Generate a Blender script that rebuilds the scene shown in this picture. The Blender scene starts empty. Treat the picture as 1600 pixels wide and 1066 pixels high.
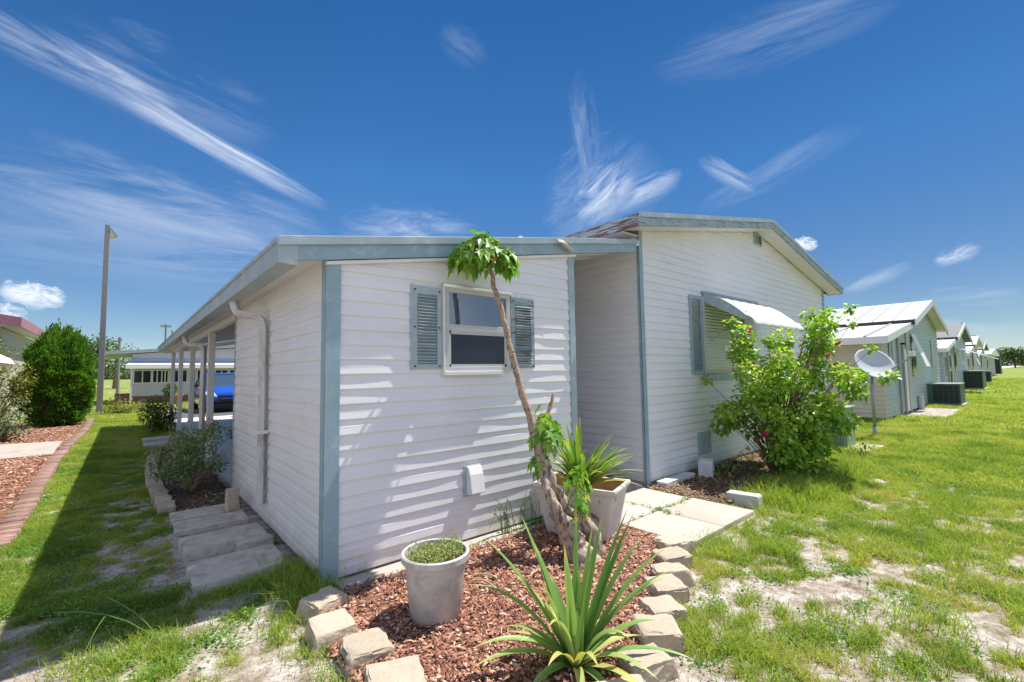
import bpy, math, random
import numpy as np
from mathutils import Vector, Matrix
random.seed(7); RNG = np.random.default_rng(7)
S = bpy.context.scene
COL = S.collection
R_ = math.radians

# ------------------------------------------------------------------ camera
cam_d = bpy.data.cameras.new("camera"); cam = bpy.data.objects.new("camera", cam_d); COL.objects.link(cam)
yaw, pitch, roll = 0.705665, 0.0666474, -0.0154496
cy, sy, cp, sp = math.cos(yaw), math.sin(yaw), math.cos(pitch), math.sin(pitch)
Fv = Vector((sy*cp, cy*cp, sp)); r0 = Vector((cy, -sy, 0)); u0 = r0.cross(Fv)
Rv = math.cos(roll)*r0 + math.sin(roll)*u0
Uv = -math.sin(roll)*r0 + math.cos(roll)*u0
M = Matrix((Rv, Uv, -Fv)).transposed().to_4x4()
M.translation = Vector((-1.1556, -3.4922, 1.55))
cam.matrix_world = M
cam_d.sensor_width = 36.0; cam_d.lens = 36.0*709.085/1600.0
cam_d.clip_start = 0.05; cam_d.clip_end = 3000
S.camera = cam

# ------------------------------------------------------------------ light, sky, exposure
SUN = Vector((0.52, -0.075, 1.0)).normalized()
sd = bpy.data.lights.new("sun", 'SUN'); sd.energy = 4.0; sd.angle = R_(0.53); sd.color = (1.0, 0.95, 0.87)
sun = bpy.data.objects.new("sun", sd); COL.objects.link(sun)
sun.rotation_euler = SUN.to_track_quat('Z', 'Y').to_euler(); sun.location = (20, -5, 40)
S.view_settings.view_transform = 'Standard'; S.view_settings.look = 'None'
S.view_settings.exposure = 0.92; S.view_settings.gamma = 1.0; S.view_settings.use_curve_mapping = False

W = bpy.data.worlds.new("World"); S.world = W; W.use_nodes = True
wn, wl = W.node_tree.nodes, W.node_tree.links
wn.clear()

def NN(nt, typ, **kw):
    n = nt.nodes.new(typ)
    for k, v in kw.items():
        if k in n.inputs: n.inputs[k].default_value = v
        else: setattr(n, k, v)
    return n

def world_sky():
    nt = W.node_tree
    out = NN(nt, 'ShaderNodeOutputWorld'); bg = NN(nt, 'ShaderNodeBackground'); bg.inputs[1].default_value = 0.125
    wl.new(bg.outputs[0], out.inputs[0])
    sky = NN(nt, 'ShaderNodeTexSky'); sky.sky_type = 'NISHITA'; sky.sun_disc = False
    sky.sun_elevation = math.asin(SUN.z); sky.sun_rotation = math.atan2(SUN.x, SUN.y)
    sky.air_density = .85; sky.dust_density = 0.0; sky.ozone_density = 4.8; sky.altitude = 3000
    tc = NN(nt, 'ShaderNodeTexCoord')
    dirn = tc.outputs['Generated']

    def math_(op, a, b=None, clamp=False):
        m = NN(nt, 'ShaderNodeMath', operation=op); m.use_clamp = clamp
        for i, v in enumerate((a, b)):
            if v is None: continue
            if isinstance(v, (int, float)): m.inputs[i].default_value = v
            else: wl.new(v, m.inputs[i])
        return m.outputs[0]

    def dot(v):
        m = NN(nt, 'ShaderNodeVectorMath', operation='DOT_PRODUCT'); wl.new(dirn, m.inputs[0]); m.inputs[1].default_value = v
        return m.outputs['Value']

    def px(x, y):
        return (Fv + Rv*((x-800)/709.085) - Uv*((y-533)/709.085)).normalized()
    total = None
    # each cloud: two end directions of its streak, half width (radians), strength, noise scale, stretch, threshold
    clouds = [
        ((-60, 15), (300, 190), .036, .72, 11, 7, .40), ((120, 110), (500, 320), .024, .95, 12, 8, .36),
        ((60, 60), (420, 210), .075, .30, 6, 5, .42), ((-100, 270), (500, 400), .11, .55, 4, 5, .40),
        ((-100, 350), (560, 420), .09, .45, 5, 6, .42), ((905, 345), (990, 265), .055, .95, 11, 3, .34),
        ((940, 330), (1060, 275), .030, .75, 12, 4, .34), ((930, 300), (905, 120), .030, .35, 8, 4, .42),
        ((690, 50), (755, 95), .035, .16, 9, 3, .38), ((1030, 110), (1400, 0), .055, .30, 6, 6, .42),
        ((1095, 250), (1180, 300), .020, .5, 14, 4, .36), ((1100, 330), (1340, 200), .030, .30, 7, 7, .42),
        ((1320, 455), (1420, 415), .016, .45, 12, 6, .38), ((1462, 410), (1530, 386), .016, .9, 34, 3, .36),
        ((1420, 505), (1620, 500), .05, .42, 7, 4, .45), ((870, 370), (1020, 250), .11, .35, 7, 2.2, .40), ((540, 365), (740, 375), .06, .5, 8, 3, .42),
        ((1240, 379), (1276, 384), .013, 1.5, 55, 1.2, .30), ((2, 452), (98, 470), .020, 1.5, 36, 1.5, .30),
        ((-20, 488), (40, 500), .017, 1.2, 40, 1.5, .32), ((300, 320), (470, 360), .05, .35, 7, 5, .44),
    ]
    for i, (p, q, w, st, ns, stretch, th) in enumerate(clouds):
        a, b = px(*p), px(*q)
        c = ((a+b)/2).normalized(); e = (b-a); half = e.length/2; e = (e - c*e.dot(c)).normalized(); f = c.cross(e)
        zc = math_('MAXIMUM', dot(c), .05)
        U = math_('DIVIDE', dot(e), zc); V = math_('DIVIDE', dot(f), zc)
        u1 = math_('DIVIDE', U, half*1.15); v1 = math_('DIVIDE', V, w)
        # bend and fray the edge with noise
        comb = NN(nt, 'ShaderNodeCombineXYZ')
        wl.new(math_('MULTIPLY', U, ns/stretch*(1.9 if stretch > 2 else 1.6)), comb.inputs[0]); wl.new(math_('MULTIPLY', V, ns*(2.3 if stretch > 2 else 1.9)), comb.inputs[1]); comb.inputs[2].default_value = i*3.7
        nz = NN(nt, 'ShaderNodeTexNoise'); nz.inputs['Scale'].default_value = 1.5; nz.inputs['Detail'].default_value = 12; nz.inputs['Roughness'].default_value = .68; nz.inputs['Distortion'].default_value = .55
        wl.new(comb.outputs[0], nz.inputs['Vector'])
        v2 = math_('ADD', v1, math_('MULTIPLY', math_('SUBTRACT', nz.outputs['Fac'], .5), 1.8))
        r2 = math_('ADD', math_('POWER', math_('ABSOLUTE', u1), 2.6), math_('MULTIPLY', v2, v2))
        g = math_('SUBTRACT', 1.0, r2, True)
        nn = math_('MULTIPLY', math_('SUBTRACT', nz.outputs['Fac'], th), 3.2, True)
        m = math_('MULTIPLY', math_('MULTIPLY', math_('POWER', g, .7 if stretch < 2 else 1.3), nn), st)
        m = math_('MULTIPLY', m, math_('GREATER_THAN', dot(c), .1))
        total = m if total is None else math_('MAXIMUM', total, m)
    total = math_('MINIMUM', math_('MULTIPLY', total, .88), .93)
    hsv = NN(nt, 'ShaderNodeHueSaturation'); hsv.inputs['Saturation'].default_value = 1.10; hsv.inputs['Value'].default_value = .98
    sep = NN(nt, 'ShaderNodeSeparateXYZ'); wl.new(dirn, sep.inputs[0])
    rp = NN(nt, 'ShaderNodeValToRGB'); els = [(0, (.66, .56, .42)), (.07, (.65, .57, .46)), (.16, (.64, .62, .56)), (.38, (.60, .74, .77)), (.66, (.44, .61, .70))]
    for k_, (q_, c_) in enumerate(els):
        e_ = rp.color_ramp.elements[k_] if k_ < 2 else rp.color_ramp.elements.new(q_)
        e_.position = q_; e_.color = (*c_, 1)
    wl.new(sep.outputs[2], rp.inputs[0])
    ml = NN(nt, 'ShaderNodeVectorMath', operation='MULTIPLY'); wl.new(sky.outputs[0], ml.inputs[0]); wl.new(rp.outputs[0], ml.inputs[1])
    mr = NN(nt, 'ShaderNodeMapRange'); mr.inputs['From Min'].default_value = .35; mr.inputs['From Max'].default_value = .95; mr.inputs['To Min'].default_value = 1.0; mr.inputs['To Max'].default_value = .74
    wl.new(sep.outputs[0], mr.inputs[0]); m3 = NN(nt, 'ShaderNodeVectorMath', operation='SCALE'); wl.new(ml.outputs[0], m3.inputs[0]); wl.new(mr.outputs[0], m3.inputs['Scale'])
    wl.new(m3.outputs[0], hsv.inputs['Color'])
    # unseen broken cloud added behind and left of the camera to fill shade
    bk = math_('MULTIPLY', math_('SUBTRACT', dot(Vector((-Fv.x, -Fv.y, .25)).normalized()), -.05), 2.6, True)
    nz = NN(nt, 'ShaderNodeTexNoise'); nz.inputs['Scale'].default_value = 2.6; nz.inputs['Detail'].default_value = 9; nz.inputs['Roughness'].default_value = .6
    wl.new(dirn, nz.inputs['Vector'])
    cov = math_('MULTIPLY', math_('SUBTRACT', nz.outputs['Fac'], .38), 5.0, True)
    cloud_fill = math_('MULTIPLY', math_('MULTIPLY', bk, cov), .95)
    mix = NN(nt, 'ShaderNodeMix'); mix.data_type = 'RGBA'
    wl.new(total, mix.inputs['Factor']); wl.new(hsv.outputs[0], mix.inputs['A']); mix.inputs['B'].default_value = (4.1, 4.4, 4.9, 1)
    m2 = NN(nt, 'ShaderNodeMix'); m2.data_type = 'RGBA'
    wl.new(cloud_fill, m2.inputs['Factor']); wl.new(mix.outputs['Result'], m2.inputs['A']); m2.inputs['B'].default_value = (3.35, 3.8, 5.0, 1)
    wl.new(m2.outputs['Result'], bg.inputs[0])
world_sky()

# ------------------------------------------------------------------ materials
MATS = {}
def mat(name, col, rough=.6, var=0.0, vscale=4.0, col2=None, thr=.5, sharp=.12, bump=0.0, bscale=40.0, spec=.5, metal=0.0,
        attr=None, attrcols=None, trans=0.0, coat=0.0, stretch=None, sheen=None):
    if name in MATS: return MATS[name]
    m = bpy.data.materials.new(name); m.use_nodes = True; nt = m.node_tree; L = nt.links
    p = nt.nodes['Principled BSDF']
    p.inputs['Roughness'].default_value = rough; p.inputs['Metallic'].default_value = metal
    p.inputs['Specular IOR Level'].default_value = spec; p.inputs['Coat Weight'].default_value = coat
    tc = NN(nt, 'ShaderNodeTexCoord'); vec = tc.outputs['Object']
    if stretch:
        mp = NN(nt, 'ShaderNodeMapping'); mp.inputs['Scale'].default_value = stretch; L.new(vec, mp.inputs[0]); vec = mp.outputs[0]
    c = None
    if attr:
        a = NN(nt, 'ShaderNodeAttribute'); a.attribute_name = attr
        rp = NN(nt, 'ShaderNodeValToRGB'); cr = rp.color_ramp
        for i, (pos, cc) in enumerate(attrcols):
            el = cr.elements[i] if i < 2 else cr.elements.new(pos)
            el.position = pos; el.color = (*cc, 1)
        L.new(a.outputs['Fac'], rp.inputs[0]); c = rp.outputs[0]
    else:
        rgb = NN(nt, 'ShaderNodeRGB'); rgb.outputs[0].default_value = (*col, 1); c = rgb.outputs[0]
    if col2 is not None:
        n = NN(nt, 'ShaderNodeTexNoise'); n.inputs['Scale'].default_value = vscale*1.7; n.inputs['Detail'].default_value = 8; n.inputs['Roughness'].default_value = .65
        L.new(vec, n.inputs['Vector'])
        rp = NN(nt, 'ShaderNodeValToRGB'); rp.color_ramp.elements[0].position = max(0, thr-sharp); rp.color_ramp.elements[1].position = min(1, thr+sharp)
        L.new(n.outputs['Fac'], rp.inputs[0])
        mx = NN(nt, 'ShaderNodeMix'); mx.data_type = 'RGBA'; L.new(rp.outputs[0], mx.inputs['Factor']); L.new(c, mx.inputs['A']); mx.inputs['B'].default_value = (*col2, 1)
        c = mx.outputs['Result']
    if var:
        n = NN(nt, 'ShaderNodeTexNoise'); n.inputs['Scale'].default_value = vscale; n.inputs['Detail'].default_value = 6; L.new(vec, n.inputs['Vector'])
        mr = NN(nt, 'ShaderNodeMapRange'); mr.inputs['From Min'].default_value = .25; mr.inputs['From Max'].default_value = .75
        mr.inputs['To Min'].default_value = 1-var; mr.inputs['To Max'].default_value = 1+var; L.new(n.outputs['Fac'], mr.inputs[0])
        vm = NN(nt, 'ShaderNodeVectorMath', operation='SCALE'); L.new(c, vm.inputs[0]); L.new(mr.outputs[0], vm.inputs['Scale']); c = vm.outputs[0]
    L.new(c, p.inputs['Base Color'])
    if bump:
        n = NN(nt, 'ShaderNodeTexNoise'); n.inputs['Scale'].default_value = bscale; n.inputs['Detail'].default_value = 5; L.new(vec, n.inputs['Vector'])
        b = NN(nt, 'ShaderNodeBump'); b.inputs['Strength'].default_value = min(1, bump); b.inputs['Distance'].default_value = .01*max(1, bump)
        L.new(n.outputs['Fac'], b.inputs['Height']); L.new(b.outputs[0], p.inputs['Normal'])
    if trans:
        out = nt.nodes['Material Output']
        t = NN(nt, 'ShaderNodeBsdfTranslucent'); vm = NN(nt, 'ShaderNodeVectorMath', operation='MULTIPLY'); vm.inputs[1].default_value = (1.25, 1.35, .55)
        L.new(c, vm.inputs[0]); L.new(vm.outputs[0], t.inputs[0])
        ms = NN(nt, 'ShaderNodeMixShader'); ms.inputs[0].default_value = trans
        L.new(p.outputs[0], ms.inputs[1]); L.new(t.outputs[0], ms.inputs[2]); L.new(ms.outputs[0], out.inputs[0])
    MATS[name] = m; return m

SIDING = mat('vinyl_siding', (.775, .765, .785), .42, var=.045, vscale=1.3, col2=(.68, .66, .67), thr=.66, sharp=.1, bump=.06, bscale=120, stretch=(1, 1, 3))
def objvar(m, lo, hi):
    nt = m.node_tree; L = nt.links; p = nt.nodes['Principled BSDF']; src = p.inputs['Base Color'].links[0].from_socket
    oi = NN(nt, 'ShaderNodeObjectInfo'); mr = NN(nt, 'ShaderNodeMapRange'); mr.inputs['To Min'].default_value = lo; mr.inputs['To Max'].default_value = hi; L.new(oi.outputs['Random'], mr.inputs[0])
    vm = NN(nt, 'ShaderNodeVectorMath', operation='SCALE'); L.new(src, vm.inputs[0]); L.new(mr.outputs[0], vm.inputs['Scale']); L.new(vm.outputs[0], p.inputs['Base Color'])
def splash(m, lo, hi, col, amt):
    nt = m.node_tree; L = nt.links; p = nt.nodes['Principled BSDF']; src = p.inputs['Base Color'].links[0].from_socket
    tc = NN(nt, 'ShaderNodeTexCoord'); sp = NN(nt, 'ShaderNodeSeparateXYZ'); L.new(tc.outputs['Object'], sp.inputs[0])
    mr = NN(nt, 'ShaderNodeMapRange'); mr.inputs['From Min'].default_value = hi; mr.inputs['From Max'].default_value = lo; L.new(sp.outputs[2], mr.inputs[0])
    n = NN(nt, 'ShaderNodeTexNoise'); n.inputs['Scale'].default_value = 6; n.inputs['Detail'].default_value = 9; n.inputs['Roughness'].default_value = .75; L.new(tc.outputs['Object'], n.inputs[0])
    a = NN(nt, 'ShaderNodeMath', operation='MULTIPLY'); L.new(mr.outputs[0], a.inputs[0]); L.new(n.outputs['Fac'], a.inputs[1])
    b = NN(nt, 'ShaderNodeMath', operation='MULTIPLY_ADD'); b.use_clamp = True; L.new(a.outputs[0], b.inputs[0]); b.inputs[1].default_value = 2.2*amt; b.inputs[2].default_value = -.35*amt
    mx = NN(nt, 'ShaderNodeMix'); mx.data_type = 'RGBA'; L.new(b.outputs[0], mx.inputs['Factor']); L.new(src, mx.inputs['A']); mx.inputs['B'].default_value = (*col, 1); L.new(mx.outputs['Result'], p.inputs['Base Color'])
splash(SIDING, .02, .38, (.45, .38, .30), .8)
BLUE = mat('faded_blue_paint', (.27, .38, .44), .5, var=.10, vscale=5, col2=(.42, .50, .52), thr=.64, sharp=.1, bump=.1, bscale=60)
BLUEL = mat('light_blue_metal', (.33, .42, .46), .45, var=.08, vscale=3, col2=(.55, .57, .55), thr=.62, sharp=.12)
RUST = mat('peeling_rusty_paint', (.33, .42, .46), .7, var=.15, vscale=7, col2=(.17, .065, .045), thr=.50, sharp=.05, bump=.3, bscale=40, stretch=(1, .35, 3.5))
RUSTF = mat('lightly_peeling_paint', (.33, .42, .45), .65, var=.12, vscale=6, col2=(.21, .16, .18), thr=.57, sharp=.07, bump=.2, bscale=40, stretch=(.5, 1, 3.5))
WHITE = mat('white_metal', (.74, .74, .73), .4, var=.05, vscale=2, col2=(.62, .60, .56), thr=.68, sharp=.1)
ROOFW = mat('white_roof_metal', (.74, .74, .73), .35, var=.05, vscale=1.2)
GUTTER = mat('stained_gutter_paint', (.34, .41, .43), .5, var=.1, vscale=4, col2=(.52, .46, .38), thr=.62, sharp=.12)
SPOUT = mat('stained_downspout_paint', (.58, .56, .52), .55, var=.15, vscale=6, col2=(.28, .24, .19), thr=.62, sharp=.12, stretch=(1, 1, .4))
FRAMEW = mat('window_frame_paint', (.50, .51, .51), .45, var=.06, vscale=8)
DARK = mat('dark_gap', (.015, .015, .015), .8)
SCREEN = mat('dark_insect_screen', (.025, .035, .055), .35, var=.2, vscale=60, spec=.4)
def glass(name, col):
    m = mat(name, col, .03, spec=1.0); m.node_tree.nodes['Principled BSDF'].inputs['IOR'].default_value = 1.9; return m
GLASS = glass('window_glass', (.05, .08, .11))
GLASSD = mat('dark_window_glass', (.012, .014, .02), .12, spec=.5)
CONC = mat('pale_concrete', (.42, .385, .34), .85, var=.12, vscale=5, col2=(.40, .35, .29), thr=.60, sharp=.10, bump=.35, bscale=90)
CONCW = mat('weathered_concrete_slab', (.54, .49, .42), .9, var=.2, vscale=5, col2=(.34, .30, .25), thr=.55, sharp=.12, bump=.5, bscale=70)
PAVE = mat('paver_concrete', (.48, .43, .37), .9, var=.08, vscale=3, col2=(.44, .39, .33), thr=.62, sharp=.08, bump=.25, bscale=110)  # plain tan concrete with slight random mottling
STONE = mat('tan_edging_stone', (.42, .36, .28), .9, var=.16, vscale=7, col2=(.40, .27, .17), thr=.60, sharp=.13, bump=.55, bscale=60)
FLOORP = mat('painted_carport_floor', (.36, .42, .47), .55, var=.05, vscale=2, bump=.1)
ASPH = mat('asphalt', (.10, .10, .105), .9, var=.12, vscale=8, bump=.3, bscale=80)
CONCR = mat('driveway_concrete', (.60, .60, .60), .8, var=.06, vscale=2)
BRICK = mat('pinkish_edging_brick', (.24, .13, .105), .9, var=.25, vscale=9, col2=(.34, .24, .20), thr=.55, sharp=.15, bump=.4, bscale=80)
MULCHG = mat('mulch_bed_soil', (.17, .075, .05), .95, var=.5, vscale=30, bump=.9, bscale=90)
MULCHC = mat('mulch_chips', (.2, .1, .07), .85, attr='v', attrcols=[(0, (.13, .05, .034)), (.45, (.34, .145, .088)), (.8, (.45, .24, .155)), (1, (.62, .48, .36))])
LITTER = mat('leaf_litter', (.2, .12, .06), .9, attr='v', attrcols=[(0, (.05, .03, .02)), (.5, (.16, .09, .05)), (1, (.42, .30, .16))])
PLPOT = mat('grey_plastic_pot', (.52, .495, .47), .55, var=.10, vscale=5, col2=(.33, .32, .29), thr=.56, sharp=.12)
OLDPOT = mat('peeling_white_planter', (.60, .57, .53), .8, var=.12, vscale=5, col2=(.20, .15, .11), thr=.62, sharp=.04, bump=.6, bscale=35)
RUSTIN = mat('orange_stained_concrete', (.40, .25, .13), .9, var=.3, vscale=10, bump=.4)
BARK = mat('pale_scarred_bark', (.40, .31, .22), .85, var=.25, vscale=18, col2=(.17, .10, .06), thr=.56, sharp=.06, bump=1.0, bscale=55)
BARK2 = mat('base_bark', (.43, .35, .27), .9, var=.25, vscale=10, col2=(.15, .10, .07), thr=.54, sharp=.04, bump=1.6, bscale=28, stretch=(1.6, 1.6, .6))
STEM = mat('brown_stem', (.20, .12, .07), .85, var=.2, vscale=12, bump=.4)
STEMR = mat('rose_stem', (.34, .26, .16), .8, var=.2, vscale=12)
def leafm(name, cols, rough=.42, trans=.3, spec=.45):
    return mat(name, (0, 0, 0), rough, attr='v', attrcols=cols, trans=trans, spec=spec)
LITTERG = leafm('dead_grass', [(0, (.10, .07, .04)), (.5, (.28, .20, .11)), (1, (.50, .42, .28))], .9, .1, .1)
GRASS = leafm('lawn_grass', [(0, (.11, .19, .035)), (.35, (.26, .36, .06)), (.65, (.42, .48, .10)), (.85, (.47, .46, .16)), (1, (.50, .38, .20))], .6, .46, .12)
WEED = leafm('broadleaf_weeds', [(0, (.08, .20, .04)), (.6, (.16, .32, .05)), (1, (.32, .40, .08))], .5, .32, .3)
POTWEED = leafm('pot_weeds', [(0, (.16, .22, .05)), (.6, (.32, .38, .12)), (1, (.50, .46, .24))], .5, .25)
TREEL = leafm('tree_leaf', [(0, (.07, .20, .03)), (.6, (.16, .36, .045)), (.93, (.34, .52, .07)), (1, (.48, .22, .03))], .38, .36, .4)
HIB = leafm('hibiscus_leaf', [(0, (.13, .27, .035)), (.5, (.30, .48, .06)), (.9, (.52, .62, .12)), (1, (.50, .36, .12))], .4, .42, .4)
PETAL = mat('magenta_petal', (.55, .03, .14), .5, trans=.3)
PETALO = mat('coral_petal', (.60, .17, .05), .5, trans=.3)
PINE = leafm('strap_leaf', [(0, (.10, .26, .07)), (.5, (.23, .39, .10)), (.85, (.46, .52, .20)), (1, (.60, .44, .10))], .42, .28, .4)
BROM = leafm('bromeliad_leaf', [(0, (.09, .24, .04)), (.5, (.25, .40, .06)), (.85, (.50, .52, .16)), (1, (.52, .34, .16))], .4, .25, .5)
JUN = leafm('juniper_foliage', [(0, (.05, .12, .015)), (.5, (.12, .27, .025)), (1, (.24, .38, .05))], .6, .25, .2)
GOLD = leafm('golden_foliage', [(0, (.05, .09, .02)), (.5, (.17, .19, .03)), (1, (.38, .33, .06))], .5, .25)
SHRUB = leafm('shrub_leaf', [(0, (.03, .07, .015)), (.6, (.07, .14, .025)), (1, (.16, .20, .05))], .5, .2)
ROSEL = leafm('rose_leaf', [(0, (.09, .17, .06)), (.6, (.20, .29, .11)), (.9, (.34, .36, .20)), (1, (.42, .26, .18))], .5, .25)
VARI = leafm('variegated_leaf', [(0, (.04, .11, .03)), (.6, (.09, .16, .045)), (1, (.21, .26, .10))], .5, .2)
FARG = leafm('distant_foliage', [(0, (.05, .09, .03)), (.6, (.09, .15, .05)), (1, (.15, .21, .08))], .6, .15)
GREENM = mat('dark_green_metal', (.045, .10, .08), .5, var=.1, vscale=5)
GREENL = mat('pale_green_metal', (.22, .34, .17), .5, var=.08, vscale=5)
GRILL = mat('dark_grille', (.012, .02, .02), .6)
GREYM = mat('galvanised_grey_metal', (.33, .35, .35), .4, var=.1, vscale=6, metal=.3)
DISHM = mat('dish_grey_paint', (.52, .54, .57), .35, var=.04, vscale=5)
NSID = mat('pale_green_siding', (.40, .48, .43), .5, var=.05, vscale=2, stretch=(1, 1, 4))
NSIDB = mat('beige_siding', (.52, .49, .38), .5, var=.05, vscale=2)
NSIDW = mat('grey_blue_siding', (.42, .46, .50), .5, var=.05, vscale=2)
NSIDG = mat('plain_grey_siding', (.40, .41, .40), .6, var=.05, vscale=2)
SHING = mat('grey_shingle', (.20, .20, .20), .9, var=.15, vscale=20, bump=.3)
MAUVE = mat('mauve_fascia_paint', (.36, .16, .19), .5, var=.06, vscale=4)
CARB = mat('blue_car_paint', (.015, .09, .50), .25, coat=1.0)
CARBK = mat('black_trim_plastic', (.012, .012, .014), .5)
TYRE = mat('tyre_rubber', (.02, .02, .02), .8)
CHROME = mat('bright_chrome', (.7, .7, .7), .15, metal=1.0)
LAMPG = mat('headlight_glass', (.75, .78, .8), .1, spec=1.0, coat=1.0)
TERRA = mat('terracotta', (.48, .16, .06), .8, var=.1, vscale=8)
RBRICK = mat('reddish_skirt_brick', (.22, .12, .10), .9, var=.3, vscale=12)
BLINDM = mat('window_blind', (.62, .68, .56), .6, var=.05, vscale=5)
POLEM = mat('concrete_pole', (.20, .195, .185), .8, var=.08, vscale=2)

objvar(STONE, .92, 1.22); objvar(BRICK, .7, 1.3); objvar(PAVE, .92, 1.06)
# ------------------------------------------------------------------ object helpers
def tag(o, label=None, cat=None, group=None, kind=None):
    if label: o['label'] = label
    if cat: o['category'] = cat
    if group: o['group'] = group
    if kind: o['kind'] = kind
    return o

def empty(name, loc, label, cat, group=None, rz=0):
    o = bpy.data.objects.new(name, None); COL.objects.link(o); o.location = loc; o.rotation_euler = (0, 0, rz)
    o.empty_display_size = .2
    return tag(o, label, cat, group)

class MB:
    def __init__(s): s.v = []; s.f = []; s.m = []
    def add(s, vs, fs, mi=0):
        b = len(s.v); s.v += [tuple(v) for v in vs]; s.f += [tuple(b+i for i in f) for f in fs]; s.m += [mi]*len(fs); return s
    def box(s, x0, x1, y0, y1, z0, z1, mi=0):
        vs = [(x, y, z) for z in (z0, z1) for y in (y0, y1) for x in (x0, x1)]
        return s.add(vs, [(0, 2, 3, 1), (4, 5, 7, 6), (0, 1, 5, 4), (2, 6, 7, 3), (0, 4, 6, 2), (1, 3, 7, 5)], mi)
    def hexa(s, p, mi=0):   # 8 corners, bottom ring then top ring
        return s.add(p, [(3, 2, 1, 0), (4, 5, 6, 7), (0, 1, 5, 4), (1, 2, 6, 5), (2, 3, 7, 6), (3, 0, 4, 7)], mi)
    def prism(s, poly, a, b, axis='y', mi=0):
        def P(p, t): return {'y': (p[0], t, p[1]), 'x': (t, p[0], p[1]), 'z': (p[0], p[1], t)}[axis]
        n = len(poly); vs = [P(p, a) for p in poly]+[P(p, b) for p in poly]
        fs = [tuple(range(n))[::-1], tuple(range(n, 2*n))]+[(i, (i+1) % n, n+(i+1) % n, n+i) for i in range(n)]
        return s.add(vs, fs, mi)
    def tube(s, pts, rad, seg=8, mi=0, cap=True, jag=0.0):
        pts = [Vector(p) for p in pts]; n = len(pts)
        if not hasattr(rad, '__len__'): rad = [rad]*n
        b = len(s.v); up = Vector((0, 0, 1)); prev = None
        for i, p in enumerate(pts):
            t = (pts[min(i+1, n-1)]-pts[max(i-1, 0)]).normalized()
            if prev is None:
                a = t.cross(up if abs(t.z) < .95 else Vector((1, 0, 0))).normalized()
            else: a = (prev - t*prev.dot(t)).normalized()
            prev = a; c = t.cross(a)
            for k in range(seg):
                an = 2*math.pi*k/seg; r = rad[i]*(1+jag*(random.random()-.5))
                s.v.append(tuple(p+(a*math.cos(an)+c*math.sin(an))*r))
        for i in range(n-1):
            for k in range(seg):
                s.f.append((b+i*seg+k, b+i*seg+(k+1) % seg, b+(i+1)*seg+(k+1) % seg, b+(i+1)*seg+k)); s.m.append(mi)
        if cap:
            s.f.append(tuple(b+k for k in range(seg))[::-1]); s.f.append(tuple(b+(n-1)*seg+k for k in range(seg))); s.m += [mi, mi]
        return s
    def lathe(s, prof, seg=32, cx=0, cy=0, mi=0):
        b = len(s.v)
        for r, z in prof:
            for k in range(seg):
                a = 2*math.pi*k/seg; s.v.append((cx+r*math.cos(a), cy+r*math.sin(a), z))
        for i in range(len(prof)-1):
            for k in range(seg):
                s.f.append((b+i*seg+k, b+i*seg+(k+1) % seg, b+(i+1)*seg+(k+1) % seg, b+(i+1)*seg+k)); s.m.append(mi)
        return s
    def build(s, name, mats, parent=None, smooth=False, bevel=0, loc=None, auto=None):
        me = bpy.data.meshes.new(name); me.from_pydata(s.v, [], s.f); me.validate()
        for m in (mats if isinstance(mats, (list, tuple)) else [mats]): me.materials.append(m)
        if len(me.polygons) == len(s.m): me.polygons.foreach_set('material_index', s.m)
        if smooth: me.polygons.foreach_set('use_smooth', [True]*len(me.polygons))
        o = bpy.data.objects.new(name, me); COL.objects.link(o)
        if parent: o.parent = parent
        if loc: o.location = loc
        if bevel:
            md = o.modifiers.new('bevel', 'BEVEL'); md.width = bevel; md.segments = 2; md.limit_method = 'ANGLE'
        if auto is not None:
            for p in me.polygons: p.use_smooth = True
            try: me.set_sharp_from_angle(angle=R_(auto))
            except Exception: pass
        return o

def np_mesh(name, V, F, mats, v=None, parent=None, smooth=False, loc=None):
    """V (n,3) verts, F (m,k) faces, v (n,) value per vertex used by leaf colour ramps"""
    me = bpy.data.meshes.new(name); V = np.asarray(V, np.float32); F = np.asarray(F, np.int32); k = F.shape[1]
    me.vertices.add(len(V)); me.vertices.foreach_set('co', V.ravel())
    me.loops.add(F.size); me.loops.foreach_set('vertex_index', F.ravel())
    me.polygons.add(len(F)); me.polygons.foreach_set('loop_start', np.arange(0, F.size, k, dtype=np.int32))
    me.polygons.foreach_set('loop_total', np.full(len(F), k, np.int32))
    if smooth: me.polygons.foreach_set('use_smooth', np.ones(len(F), bool))
    if v is not None:
        a = me.attributes.new('v', 'FLOAT', 'POINT'); a.data.foreach_set('value', np.asarray(v, np.float32))
    me.update(calc_edges=True)
    for m in (mats if isinstance(mats, (list, tuple)) else [mats]): me.materials.append(m)
    o = bpy.data.objects.new(name, me); COL.objects.link(o)
    if parent: o.parent = parent
    if loc is not None: o.location = loc
    return o

def unit(a): return a/np.maximum(1e-9, np.linalg.norm(a, axis=-1, keepdims=True))

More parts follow.
